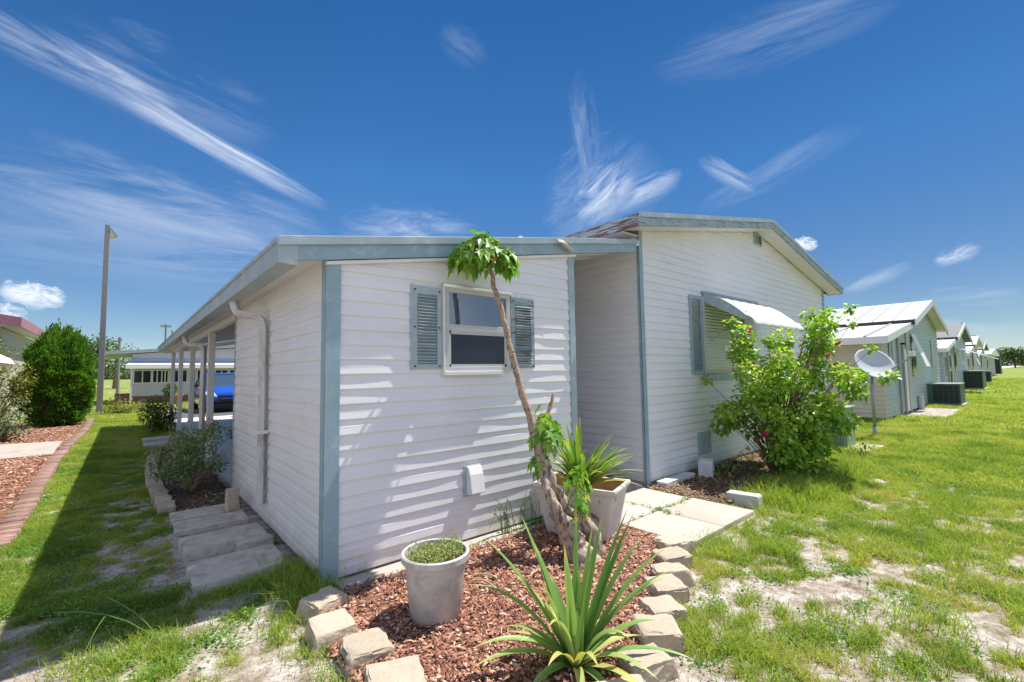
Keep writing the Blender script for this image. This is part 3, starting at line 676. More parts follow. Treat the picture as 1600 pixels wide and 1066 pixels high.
# ------------------------------------------------------------------ paving, edging, beds
def poly_mound(name, poly, z, m, res=.06, amp=.02):
    xs = np.arange(min(p[0] for p in poly), max(p[0] for p in poly)+res, res); ys = np.arange(min(p[1] for p in poly), max(p[1] for p in poly)+res, res)
    X, Y = np.meshgrid(xs, ys); ins = inpoly(X, Y, poly); Z = z+amp*(fbm(X*5, Y*5, 3)-.4)
    Z = np.where(ins, Z, -.03)
    idx = np.arange(X.size).reshape(X.shape); F = np.stack([idx[:-1, :-1], idx[:-1, 1:], idx[1:, 1:], idx[1:, :-1]], -1)
    keep = ins[:-1, :-1] | ins[:-1, 1:] | ins[1:, 1:] | ins[1:, :-1]; F = F[keep]
    return np_mesh(name, np.stack([X, Y, Z], -1).reshape(-1, 3), F, m, smooth=True)
tag(poly_mound('mulch_bed', BED, .022, MULCHG), kind='structure')
tag(poly_mound('neighbour_mulch_bed', LBED, .03, MULCHG, res=.12), kind='structure')
tag(poly_mound('rose_bed_soil', ROSEBED, .02, mat('dark_bed_soil', (.07, .05, .035), .95, var=.4, vscale=20, bump=.8)), kind='structure')
tag(poly_mound('shrub_bed_soil', HBED, .02, mat('litter_soil', (.11, .075, .045), .95, var=.4, vscale=25, bump=.8)), kind='structure')

def chips(name, poly, n, size, m, z=.035, cat=None, holes=()):
    xs = [p[0] for p in poly]; ys = [p[1] for p in poly]
    P = np.stack([RNG.uniform(min(xs), max(xs), n*3), RNG.uniform(min(ys), max(ys), n*3)], -1)
    k = inpoly(P[:, 0], P[:, 1], poly)
    for h in holes: k &= ~inpoly(P[:, 0], P[:, 1], h)
    P = P[k][:n]; n = len(P)
    Pz = z+RNG.uniform(-.008, .012, n)+.02*(fbm(P[:, 0]*5, P[:, 1]*5, 3)-.4); C = np.stack([P[:, 0], P[:, 1], Pz], -1)
    D = sph(n); D[:, 2] *= .35; D = unit(D); Sd = unit(np.cross(D, np.array([0, 0, 1.])+RNG.normal(0, .35, (n, 3)))); N = np.cross(Sd, D)
    L = size*RNG.uniform(.4, 1.3, n)[:, None]; w = L*RNG.uniform(.18, .42, n)[:, None]; t = w*.35
    V = np.stack([C-D*L/2-Sd*w/3, C-D*L/2*.8+Sd*w/2, C+D*L/2+Sd*w/4, C+D*L/2*.9-Sd*w/2, C+N*t], 1)
    V[:, 4] += N*t
    b = (np.arange(n)*5)[:, None, None]; tri = np.array([(0, 1, 4), (1, 2, 4), (2, 3, 4), (3, 0, 4)])
    return tag(np_mesh(name, V.reshape(-1, 3), (tri[None]+b).reshape(-1, 3), m, v=np.repeat(RNG.random(n), 5)), kind='stuff')
PADL = [(-5, 9.2), (-2.2, 9.4), (-2.25, 11.8), (-5, 12.6)]
chips('mulch_chips', BED, 17000, .034, MULCHC)
chips('neighbour_mulch_chips', [(-2.16, 2.6), (-2.16, 17), (-4.4, 17), (-4.4, 2.6)], 14000, .055, MULCHC, z=.042, holes=(PADL,))
chips('leaf_litter', HBED, 4500, .05, LITTER, z=.03)
chips('rose_bed_litter', ROSEBED, 1500, .045, LITTER, z=.03)
mb = MB(); mb.prism(PADL, -.05, .062, 'z'); tag(mb.build('concrete_pad', mat('cracked_pale_concrete', (.42, .37, .32), .9, var=.1, vscale=3, col2=(.33, .28, .23), thr=.62, sharp=.05, bump=.3), bevel=.01), 'cracked pale concrete pad crossing the neighbour mulch bed', 'concrete pad')

def block(name, cx, cy, z0, L, Wd, H, rz, m, label=None, cat=None, group=None, rough=.012, taper=.06, cuts=3, tilt=0):
    """rough quarried / cast block with worn edges"""
    import bmesh
    bm = bmesh.new(); bmesh.ops.create_cube(bm, size=1.0)
    for v in bm.verts:
        k = 1-taper*(v.co.z > 0); v.co = Vector((v.co.x*L*k, v.co.y*Wd*k, v.co.z*H))
    bmesh.ops.bevel(bm, geom=bm.edges[:], offset=min(L, Wd, H)*.12, segments=2, affect='EDGES', profile=.6)
    bmesh.ops.triangulate(bm, faces=bm.faces[:]); bmesh.ops.subdivide_edges(bm, edges=[e for e in bm.edges if e.calc_length() > .05], cuts=cuts, use_grid_fill=True)
    for v in bm.verts:
        d = Vector((random.gauss(0, 1), random.gauss(0, 1), random.gauss(0, .6)))*rough*.35
        w = math.sin(v.co.x*31+cx*9)*math.cos(v.co.y*27+cy*7)*rough*.5
        v.co += d+v.co.normalized()*w
    me = bpy.data.meshes.new(name); bm.to_mesh(me); bm.free(); me.materials.append(m)
    o = bpy.data.objects.new(name, me); COL.objects.link(o); o.location = (cx, cy, z0+H/2); o.rotation_euler = (tilt, tilt*.5, rz)
    for p in me.polygons: p.use_smooth = True
    try: me.set_sharp_from_angle(angle=R_(32))
    except Exception: pass
    if label: tag(o, label, cat, group)
    return o
words = ['first', 'second', 'third', 'fourth', 'fifth', 'sixth', 'seventh', 'eighth', 'ninth', 'tenth', 'eleventh', 'twelfth', 'thirteenth', 'fourteenth']
rs = [(2.46, -1.33), (2.20, -1.47), (1.95, -1.60), (1.71, -1.71), (1.47, -1.83), (1.20, -1.96), (.93, -2.06), (.64, -2.15)]
for i, (x, y) in enumerate(rs):
    block('edging_stone', x, y, -.06, .275+random.uniform(-.02, .02), .225+random.uniform(-.02, .02), .155+random.uniform(-.02, .01), R_(-27+random.uniform(-14, 14)), STONE,
          words[i]+' tan edging stone from the pavers on the right of the mulch bed', 'edging stone', 'tan edging stones around the mulch bed', tilt=random.uniform(-.09, .09), taper=random.uniform(.08, .2), rough=.011)
ls = [(-.12, -.33, .24), (-.18, -.66, .30), (-.10, -.98, .30), (-.10, -1.33, .30), (.03, -1.66, .28)]
for i, (x, y, w) in enumerate(ls):
    block('edging_stone', x, y, -.06, .29+random.uniform(-.03, .02), w-.02, .165-.01*i, R_([14, -8, -14, -22, -40][i]+random.uniform(-9, 9)), STONE,
          words[i]+' tan edging stone from the shed corner on the left of the mulch bed', 'edging stone', 'tan edging stones around the mulch bed', tilt=random.uniform(-.10, .10), taper=random.uniform(.08, .2), rough=.011)
for i in range(14):
    t = i/13; y = 3.20+t*4.25; x = -.745-.05*math.sin(t*math.pi)+.10*max(0, t-.55)
    block('edging_stone', x, y, -.05, .17, .315, .135, R_(random.uniform(-5, 5)), STONE,
          words[i]+' small stone from the near end of the curved rose bed edge', 'edging stone', 'curved stone edge of the rose bed', cuts=1)
# pavers by the main house
gp = 'square concrete pavers beside the shed'
for (x0, x1, y0, y1, lab) in ((3.275, 3.95, -.69, -.02, 'square paver touching the main house corner trim'), (2.60, 3.265, -.69, -.02, 'square paver half hidden behind the tall planter'),
                              (3.275, 3.98, -1.39, -.70, 'square paver beside the grey kerb block and shrub bed'), (2.62, 3.265, -1.40, -.70, 'square paver next to the top edging stone and lawn')):
    block('concrete_paver', (x0+x1)/2, (y0+y1)/2, -.03, x1-x0, y1-y0, .065, R_(random.uniform(-.5, .5)), PAVE, lab, 'paver', gp, rough=.002, taper=.0, cuts=1)
# strip of slabs under the front wall
for i, (a, b) in enumerate(((.06, .72), (.735, 1.62), (1.635, 2.55))):
    block('wall_base_slab', (a+b)/2, -.10, -.04, b-a, .17, .075, 0, CONC, ['base slab under the wall beside the shed corner', 'base slab under the wall behind the round pot', 'base slab under the wall behind the leaning tree'][i], 'slab', 'concrete slabs under the shed wall', rough=.003, taper=0, cuts=1)
block('broken_base_slab', 4.62, -.13, -.03, .85, .16, .11, R_(3), mat('pale_bluish_concrete', (.55, .55, .54), .85, var=.1, vscale=6, bump=.4), 'broken white concrete piece leaning on the main house base', 'concrete piece', rough=.01)
block('concrete_block', 5.22, -.25, -.02, .24, .20, .27, R_(20), mat('whitewashed_block', (.62, .60, .57), .85, var=.1, vscale=7, bump=.3), 'upright white block under the skirting vent of the main house', 'block', rough=.006)
block('kerb_block', 4.28, -1.16, -.03, .17, .36, .15, R_(8), mat('grey_cast_block', (.47, .47, .46), .9, var=.1, vscale=7, bump=.4), 'grey concrete block at the far corner of the pavers', 'block', rough=.006)
for (x, y, l, w, rz, lab) in ((7.9, -.92, 1.6, .22, -4, 'long sunlit concrete strip between shrub and utility box'), (9.35, -1.12, .9, .6, 0, 'flat concrete pad under the green utility box')):
    block('concrete_strip', x, y, -.04, l, w, .085, R_(rz), PAVE, lab, 'concrete strip', rough=.004, taper=0, cuts=1)
# steps on the left of the shed
for (y0, y1, z, h, lab) in ((2.52, 2.90, .0, .035, 'farthest flat grey plank slab beside the shed wall'), (2.07, 2.49, .0, .03, 'flat grey slab just behind the raised split timber'),
                            (1.30, 1.70, .0, .08, 'raised split grey timber with a broken end by the shed wall'), (.56, 1.09, .0, .04, 'nearest wide grey slab beside the shed wall')):
    block('weathered_slab', -.42, (y0+y1)/2, z-.02, .64, y1-y0, h+.03, R_(random.uniform(-2, 2)), CONCW, lab, 'slab', 'weathered slabs along the shed side wall', rough=.004, taper=.01)
block('weathered_slab', -.22, 1.245, -.02, .30, .14, .10, R_(4), CONCW, 'short broken slab piece against the raised split timber', 'slab', rough=.01)
block('upright_stone', -.19, 2.56, .03, .13, .10, .25, R_(10), STONE, 'upright rounded stone standing on the slabs by the shed wall', 'stone', taper=.15)
for (y0, lab) in ((10.5, 'far flat grey slab below the small round shrub'), (9.45, 'flat grey slab between the rose bed and the small round shrub')):
    block('weathered_slab', -.42, y0+.35, -.03, .75, .72, .07, 0, CONCW, lab, 'slab', 'weathered slabs by the carport', rough=.006, taper=0)
# brick edging
bk = block('edging_brick', -2.06, 2.7, -.04, .20, .095, .095, 0, BRICK, 'small pinkish brick in the long edging beside the lawn', 'brick', 'brick edging of the neighbour mulch bed', rough=.004, cuts=1)
yy = 2.7
for i in range(150):
    yy += .113; o = bk.copy(); COL.objects.link(o); o.location = (-2.06+random.uniform(-.012, .012)+.05*math.sin(yy*.5), yy, .010+random.uniform(-.008, .008)); o.rotation_euler = (0, 0, random.uniform(-.06, .06))

# ------------------------------------------------------------------ round pot with weeds
pot = empty('round_pot', (.385, -.90, .02), 'grey round plastic pot filled with small green weeds on the mulch', 'plant pot')
mb = MB(); mb.lathe([(0, 0), (.145, 0), (.152, .012), (.158, .05), (.162, .055), (.190, .345), (.198, .352), (.214, .358), (.216, .395), (.206, .402), (.195, .398), (.186, .33), (.178, .29), (0, .29)], 48)
mb.build('pot_body', PLPOT, pot, auto=40)
mb = MB(); mb.lathe([(0, .31), (.12, .315), (.184, .305)], 24); mb.build('soil', MULCHG, pot)
n = 4200; a = RNG.uniform(0, 6.28, n); r = .175*np.sqrt(RNG.random(n)); P = np.stack([r*np.cos(a), r*np.sin(a), .345+RNG.random(n)*(.012+.14*fbm(r*np.cos(a)*16+9, r*np.sin(a)*16+3)**1.5+.03*(np.cos(a+1.2)>0))], -1)
V, F, v = leaf_arrays(P, sph(n)+np.array([0, 0, .7]), RNG.uniform(.007, .017, n), .7, val=RNG.random(n)*.9)
tag(np_mesh('pot_weeds', V, F, POTWEED, v, pot), kind='stuff')

# ------------------------------------------------------------------ square planter with bromeliad
pl = empty('square_planter', (2.19, -.56, 0), 'large peeling white concrete planter standing behind the leaning tree', 'planter', rz=R_(-70))
mb = MB(); a, b, c, d, h = .40, .255, .29, .18, .50   # half sizes top and bottom, height
def ring(x, y, z): return [(-x, -y, z), (x, -y, z), (x, y, z), (-x, y, z)]
rings = [ring(c, d, .03), ring(c+.02, d+.015, .12), ring(a-.03, b-.02, h-.06), ring(a, b, h-.04), ring(a, b, h), ring(a-.035, b-.035, h), ring(a-.06, b-.06, h-.12)]
for rg in rings: mb.v += rg
for i in range(len(rings)-1):
    for k in range(4): mb.f.append((i*4+k, i*4+(k+1) % 4, i*4+4+(k+1) % 4, i*4+4+k)); mb.m.append(1 if i >= 5 else 0)
mb.f.append((24, 25, 26, 27)); mb.m.append(1); mb.f.append((3, 2, 1, 0)); mb.m.append(0)
body = mb.build('planter_body', [OLDPOT, RUSTIN], pl, bevel=.012)
mb = MB(); mb.box(-.22, .22, -.14, .14, .0, .03); mb.build('base_plinth', CONC, pl, bevel=.006)
mb = MB()
for (x, y, z0, z1) in ((.12, -.225, .1, .36), (-.1, -.215, .05, .3)): mb.tube([(x, y+.02, z0), (x+.02, y-.015, (z0+z1)/2), (x+.05, y-.035, z1)], .008, 6)
mb.build('relief_rib', BARK, pl)

def strap_plant(name, base, leaves, w, m, label, cat, extra=None, group=None):
    root = empty(name, base, label, cat, group)
    for i, (dr, du, dd, bend, v0, ww) in enumerate(leaves):
        mb = MB(); vals = []
        fr = Vector((Fv.x, Fv.y, 0)).normalized(); rr = Vector((Rv.x, Rv.y, 0)).normalized()
        tip = rr*dr+fr*dd+Vector((0, 0, du)); mid = tip*.5+Vector((0, 0, bend))
        base_off = (rr*dr+fr*dd); base_off = base_off.normalized()*.02 if base_off.length > 0 else Vector((0, 0, 0))
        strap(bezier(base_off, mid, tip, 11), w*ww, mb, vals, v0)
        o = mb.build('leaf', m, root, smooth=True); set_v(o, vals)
    return root
PX = 1/292.0
lv = [(10, 235, .10, .02, .25), (-15, 200, -.1, .03, .55), (35, 205, .12, .04, .45), (-60, 190, .1, .05, .35), (-72, 215, .2, .06, .3), (-128, 195, .05, .12, .3), (-50, 150, -.1, .05, .6),
      (55, 215, .2, .05, .4), (88, 235, .1, .04, .3), (98, 225, .12, .05, .35), (110, 180, .15, .10, .35), (142, 168, .1, .13, .4), (140, 145, 0, .14, .4),
      (-150, 128, .0, .20, .4), (-140, 58, -.15, .16, .6), (-140, 40, -.2, .14, .55), (-75, 5, -.25, .10, .5), (70, 62, -.1, .16, .55), (155, 35, -.15, .14, .45), (135, 60, .05, .14, .45),
      (50, -10, -.3, .10, .4), (95, 5, -.3, .12, .9), (-40, 95, -.2, .20, .7), (0, -20, -.35, .16, .8), (-95, 30, .15, .08, .9), (105, 20, .15, .08, .92), (-85, 110, .25, .12, .9), (25, 170, -.05, .03, .6), (-30, 120, .2, .05, .4), (15, 130, .15, .02, .5)]
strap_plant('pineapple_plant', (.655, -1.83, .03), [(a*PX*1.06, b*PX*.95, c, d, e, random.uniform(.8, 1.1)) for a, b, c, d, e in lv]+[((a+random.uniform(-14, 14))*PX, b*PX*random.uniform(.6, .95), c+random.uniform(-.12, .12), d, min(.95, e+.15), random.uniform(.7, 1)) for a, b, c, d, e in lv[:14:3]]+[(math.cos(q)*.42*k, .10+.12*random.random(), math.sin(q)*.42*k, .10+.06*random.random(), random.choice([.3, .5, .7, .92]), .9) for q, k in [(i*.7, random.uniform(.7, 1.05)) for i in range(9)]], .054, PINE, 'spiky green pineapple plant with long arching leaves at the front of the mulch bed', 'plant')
bl = []
for i in range(88):
    a = random.uniform(-1, 1); el = random.uniform(.15, 1); L = random.uniform(.40, .68)
    bl.append((a*L*(1.15-.55*el)+.05, L*(.25+.75*el)*(1-.25*abs(a)), random.uniform(-.28, .25), random.uniform(.03, .16), random.choice([.15, .3, .45, .5, .65, .8, .95]), random.uniform(.7, 1.15)))
bl += [(.62, .02, -.1, .18, .97, .5), (.50, .16, -.15, .15, .9, .6), (.46, .30, 0, .14, .85, .6), (-.3, .52, .05, .05, .3, 1.2), (-.12, .60, .1, .02, .3, 1.3), (.02, .62, .05, .02, .3, 1.1)]
strap_plant('bromeliad', (2.14, -.58, .42), [(q[0], q[1]*1.12, q[2], q[3], min(q[4], .9)*.85, q[5]) for q in bl], .058, BROM, 'yellow green bromeliad with strap leaves growing in the square planter', 'plant')

# ------------------------------------------------------------------ leaning tree
tree = empty('leaning_tree', (1.62, -.95, 0), 'tall thin leaning tree with scarred bark and a small drooping crown before the shed window', 'tree')
O = Vector((1.62, -.95, 0))
T = [(1.70, -1.02, -.03), (1.64, -.93, .10), (1.615, -.86, .25), (1.58, -.79, .44), (1.55, -.72, .64), (1.55, -.66, .84), (1.515, -.58, 1.16), (1.474, -.50, 1.44), (1.425, -.44, 1.75), (1.385, -.38, 2.06), (1.325, -.33, 2.35), (1.29, -.31, 2.52)]
rad = [.085, .078, .060, .048, .042, .040, .033, .029, .027, .024, .021, .017]
def refine(pts, rad, n=6, j=.004):
    P, Q = [], []
    for i in range(len(pts)-1):
        for k in range(n):
            t = k/n; p = Vector(pts[i]).lerp(Vector(pts[i+1]), t); P.append(p+Vector([random.gauss(0, j) for _ in range(3)])); Q.append((rad[i]*(1-t)+rad[i+1]*t)*random.uniform(.93, 1.08))
    P.append(Vector(pts[-1])); Q.append(rad[-1]); return P, Q
P, Q = refine([tuple(Vector(p)-O) for p in T], rad); mb = MB(); mb.tube(P, Q, 14, jag=.12); mb.build('trunk', BARK, tree, smooth=True)
T2 = [(1.78, -1.08, -.03), (1.70, -1.0, .12), (1.63, -.92, .28), (1.55, -.84, .42), (1.515, -.78, .56), (1.54, -.70, .72)]
P, Q = refine([tuple(Vector(p)-O) for p in T2], [.055, .058, .05, .042, .034, .03], 6, .006); mb = MB(); mb.tube(P, Q, 12, jag=.25)
T3 = [(1.86, -1.02, -.03), (1.83, -1.0, .15), (1.79, -.95, .30), (1.66, -.86, .42), (1.60, -.78, .60), (1.56, -.70, .80)]
P, Q = refine([tuple(Vector(p)-O) for p in T3], [.05, .07, .055, .045, .03, .026], 6, .006); mb.tube(P, Q, 12, jag=.3)
T4 = [(1.58, -1.12, -.03), (1.62, -1.04, .08), (1.66, -.96, .2), (1.61, -.86, .36)]
P, Q = refine([tuple(Vector(p)-O) for p in T4], [.05, .05, .045, .03], 6, .006); mb.tube(P, Q, 12, jag=.3)
mb.build('root_flare', BARK2, tree, smooth=True)
P, Q = refine([tuple(Vector(p)-O) for p in ((1.56, -.66, .86), (1.68, -.56, 1.0), (1.80, -.48, 1.10), (1.90, -.45, 1.22), (1.96, -.43, 1.33))], [.028, .024, .02, .018, .012], 5, .002); mb = MB(); mb.tube(P, Q, 8); mb.build('branch', STEM, tree, smooth=True)
# crown: big lobed leaves hanging from petioles that fan out of the tip
def lobed_cluster(center, n, spread, size, down, seed=0, zsq=.6):
    c = np.array(center); az = RNG.uniform(0, 2*np.pi, n); rr = spread*np.sqrt(RNG.random(n))
    P = np.stack([c[0]+rr*np.cos(az), c[1]+rr*np.sin(az)*.75, c[2]+zsq*(spread*(.55-1.0*(rr/spread)**2)+RNG.normal(0, .05, n))], -1)
    D = np.stack([np.cos(az)*.7, np.sin(az)*.7, np.full(n, -down)], -1)+RNG.normal(0, .25, (n, 3))
    up = np.stack([np.cos(az), np.sin(az), np.full(n, .7)], -1)+RNG.normal(0, .25, (n, 3))
    return P, D, RNG.uniform(.75, 1.2, n)*size, up
top = np.array([1.27, -.32, 2.52])-np.array(O)
P, D, sz, up = lobed_cluster(top+np.array([-.03, 0, .12]), 200, .30, .108, .9, zsq=.62)
P[:, 2] -= np.abs(RNG.normal(0, .035, len(P)))
k = 70; u = sph(k); P2 = top+np.array([-.02, 0, .13])+u*RNG.uniform(.03, .17, k)[:, None]*np.array([1.2, 1, .8])
P = np.concatenate([P, P2]); D = np.concatenate([D, u*np.array([1, 1, .5])+np.array([0, 0, -.15])]); sz = np.concatenate([sz, RNG.uniform(.06, .12, k)]); up = np.concatenate([up, u+np.array([0, 0, .8])])
vv = np.clip(RNG.normal(.58, .25, len(P)), 0, .95); vv[:3] = 1.0
V, F, v = leaf_arrays(P, D, sz, shape='lobed', droop=.35, val=vv, up=up); np_mesh('crown', V, F, TREEL, v, tree)
mb = MB()
for i in range(0, 60): mb.tube(bezier((top[0], top[1], top[2]-.03), tuple((Vector(top)+Vector(P[i]))/2+Vector((0, 0, .07))), tuple(P[i]), 5), .003, 5)
for p in P[:0]: pass
mb.build('petiole', leafm('petiole_green', [(0, (.2, .25, .06)), (1, (.3, .35, .1))]), tree)
mid = np.array([1.66, -.62, 1.02])-np.array(O)
P1, D1, s1, u1 = lobed_cluster(mid, 58, .16, .105, .8, zsq=1.2)
P2, D2, s2, u2 = lobed_cluster(np.array([1.80, -.85, .62])-np.array(O), 30, .12, .09, .8, zsq=1.2)
P3, D3, s3, u3 = lobed_cluster(np.array([1.60, -.62, .82])-np.array(O), 14, .08, .085, .9, zsq=1.2)
P4, D4, s4, u4 = lobed_cluster(np.array([1.68, -.98, .47])-np.array(O), 12, .07, .075, .9, zsq=1.2)
P = np.concatenate([P1, P2, P3, P4]); D = np.concatenate([D1, D2, D3, D4]); sz = np.concatenate([s1, s2, s3, s4]); up = np.concatenate([u1, u2, u3, u4])
V, F, v = leaf_arrays(P, D, sz, shape='lobed', droop=.35, val=np.clip(RNG.normal(.75, .2, len(P)), 0, .95), up=up); np_mesh('side_leaves', V, F, TREEL, v, tree)
mb = MB()
for q in ((1.66, -.62, 1.02), (1.80, -.85, .62), (1.68, -.98, .47)): mb.tube(bezier(Vector((1.58, -.80, .45 if q[2] < .9 else .85))-O, Vector(q)-O+Vector((.02, 0, -.15)), Vector(q)-O, 6), .006, 6)
mb.build('twig', STEM, tree)
# tiny leaf buds along the stem
Pb = np.array([Vector(T[i]).lerp(Vector(T[i+1]), t)-O for i in (5, 6, 8) for t in (.2, .3, .35, .4)]); V, F, v = leaf_arrays(Pb, sph(len(Pb)), .035, .6); np_mesh('bud', V, F, TREEL, v, tree)

# ------------------------------------------------------------------ shrubs
rr = Vector((Rv.x, Rv.y, 0)).normalized(); ff = Vector((Fv.x, Fv.y, 0)).normalized()
def clump_shrub(name, base, clumps, leaf, nper, m, stem_m, label, cat='shrub', depth=.5, shape='oval', width=.6, group=None, stem_r=.02, flowers=(), droop=.3, trunk=True):
    """clumps: (r right, z up, radius[, d depth]) in metres"""
    root = empty(name, base, label, cat, group)
    Ps, Ds, Ss, Vs, Us = [], [], [], [], []
    mb = MB()
    for c in clumps:
        r, z, R = c[:3]; d = c[3] if len(c) > 3 else random.uniform(-depth, depth)
        ctr = rr*r+ff*d+Vector((0, 0, z)); n = int(nper*(R/.2)**2)
        u = sph(n); q = RNG.random(n)**.45
        P = np.array(ctr)+u*(q*R)[:, None]*np.array([1, 1, .9]); P[:, 2] = np.maximum(P[:, 2], .02)
        Ps.append(P); Ds.append(u*1.0+np.array([0, 0, .15])+RNG.normal(0, .5, (n, 3))); Ss.append(RNG.uniform(.6, 1.25, n)*leaf)
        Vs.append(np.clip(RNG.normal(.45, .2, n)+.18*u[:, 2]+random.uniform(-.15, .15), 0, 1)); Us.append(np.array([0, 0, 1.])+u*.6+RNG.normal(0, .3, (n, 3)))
        k = 2 if R > .15 else 1
        for j in range(k):
            e = ctr+Vector(sph(1)[0])*R*.5
            st = Vector((random.uniform(-.06, .06), random.uniform(-.06, .06), 0))
            mb.tube(bezier(st, st.lerp(e, .35)+Vector((0, 0, .25*z)), e, 7), [stem_r*(1-.11*i) for i in range(7)], 6)
    mb.build('trunk', stem_m, root, smooth=True)
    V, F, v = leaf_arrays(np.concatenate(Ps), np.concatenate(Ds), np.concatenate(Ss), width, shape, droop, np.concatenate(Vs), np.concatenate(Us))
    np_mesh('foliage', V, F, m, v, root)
    for (r, z, d, s, fm) in flowers:
        ctr = np.array(rr*r+ff*d+Vector((0, 0, z))); n = 9; az = np.linspace(0, 6.28, n, endpoint=False)
        D = np.stack([np.cos(az), np.sin(az), np.full(n, .5)], -1)@np.array(Matrix.Rotation(random.uniform(0, 1.2), 3, 'X')); P = np.repeat(ctr[None], n, 0)
        V, F, v = leaf_arrays(P, D, s*.8, 1.1, val=np.zeros(n), droop=.1); np_mesh('flower', V, F, fm, v, root)
    return root
U = 1/108.0
hc = []
for (px, py, R) in ((1300, 500, .10), (1318, 492, .06), (1295, 515, .14), (1270, 520, .15), (1250, 535, .16), (1285, 545, .20), (1165, 510, .10), (1170, 530, .14), (1158, 555, .16), (1180, 560, .18), (1150, 585, .14), (1310, 560, .16), (1318, 540, .12),
                    (1210, 570, .17), (1235, 585, .25), (1275, 585, .25), (1305, 600, .20), (1330, 590, .13), (1350, 600, .12), (1368, 597, .09), (1382, 598, .06), (1195, 610, .25), (1160, 620, .2), (1230, 630, .28), (1275, 635, .27), (1310, 640, .18),
                    (1332, 620, .12), (1170, 655, .22), (1140, 645, .12), (1125, 643, .09), (1128, 600, .07), (1150, 672, .14), (1200, 670, .24), (1245, 675, .26), (1280, 680, .22), (1195, 705, .13), (1222, 705, .18), (1262, 700, .16), (1325, 655, .08), (1335, 555, .05), (1325, 515, .05), (1200, 540, .1), (1265, 500, .07)):
    hc.append(((px-1215)*U, (748-py)*U, R*1.1))
for (px, py, R) in ((1215, 722, .12), (1245, 722, .13), (1268, 718, .12), (1230, 700, .16)): hc.append(((px-1215)*U, (748-py)*U, R, -.28)); hc.append(((px-1215)*U, (748-py)*U+.06, R, .2))
for (px, py, R) in ((1200, 660, .2), (1240, 650, .22), (1270, 640, .2), (1225, 600, .2), (1255, 690, .2), (1205, 690, .18), (1180, 640, .15), (1290, 660, .18)): hc.append(((px-1215)*U, (748-py)*U, R, -.38))
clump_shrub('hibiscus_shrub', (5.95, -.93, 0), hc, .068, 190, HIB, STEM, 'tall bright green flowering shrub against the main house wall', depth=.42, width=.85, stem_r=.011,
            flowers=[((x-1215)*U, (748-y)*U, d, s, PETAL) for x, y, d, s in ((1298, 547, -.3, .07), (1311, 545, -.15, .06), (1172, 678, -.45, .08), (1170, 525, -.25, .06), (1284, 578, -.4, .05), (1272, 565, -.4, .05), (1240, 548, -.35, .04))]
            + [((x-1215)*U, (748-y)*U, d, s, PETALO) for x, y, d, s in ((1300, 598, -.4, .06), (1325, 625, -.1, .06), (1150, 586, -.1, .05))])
# weeds at its foot
clump_shrub('low_vine', (5.35, -.42, 0), [(r, z, R) for r, z, R in ((0, .12, .13), (.2, .2, .12), (-.15, .1, .09), (.35, .3, .1), (.3, .45, .06), (.55, .15, .14))], .055, 50, WEED, STEM, 'low dark green vine growing at the foot of the main house wall', depth=.08, stem_r=.006)
clump_shrub('weed_sprig', (8.2, -1.40, 0), [(0, .22, .12), (.15, .26, .10), (-.12, .18, .08), (.2, .15, .08)], .085, 40, WEED, STEM, 'dark green leafy sprig standing alone in the lawn', depth=.08, stem_r=.008, width=.35)
# rose by the carport
rc = []
for (px, py, R) in ((290, 700, .22), (265, 705, .2), (310, 705, .22), (250, 715, .14), (280, 725, .22), (320, 730, .18), (300, 735, .2), (262, 735, .14), (330, 690, .16), (335, 668, .1), (345, 680, .12), (280, 685, .14), (305, 680, .14), (255, 690, .1), (350, 700, .1), (325, 665, .08), (340, 725, .12)):
    rc.append(((px-292)/125., (778-py)/125., R))
clump_shrub('rose_bush', (-.45, 4.0, 0), rc, .038, 330, ROSEL, STEMR, 'pale green rose bush inside the curved stone edge beside the carport', depth=.3, stem_r=.008,
            flowers=[(.35, .92, -.1, .03, PETALO), (.45, .85, 0, .025, PETAL), (.3, .8, -.2, .02, PETALO)])
clump_shrub('bare_twiggy_shrub', (-.38, 8.6, 0), [(-.1, .55, .12), (.15, .45, .1), (.3, .5, .12), (0, .35, .08)], .04, 60, ROSEL, STEMR, 'thin twiggy shrub with few leaves between rose bush and slabs', stem_r=.012, depth=.15)
clump_shrub('round_shrub', (-.42, 12.6, 0), [(0, .55, .42), (-.2, .5, .3), (.22, .55, .3), (0, .8, .28), (-.1, .25, .25), (.15, .3, .25), (.3, .3, .18)], .06, 150, SHRUB, STEM, 'small round dark green shrub beside the far carport posts', depth=.2)
clump_shrub('low_yellow_shrub', (-1.35, 22.6, 0), [(0, .35, .45), (.6, .3, .45), (-.3, .3, .3), (1.0, .3, .35)], .08, 60, GOLD, STEM, 'low yellow green shrub in front of the house across the street', depth=.3)
clump_shrub('pole_shrub', (-2.55, 21.2, 0), [(0, .5, .4), (-.35, .6, .4), (.25, .4, .35), (0, .9, .25)], .07, 90, SHRUB, STEM, 'small leafy shrub between the clipped evergreen and the light pole', depth=.2)
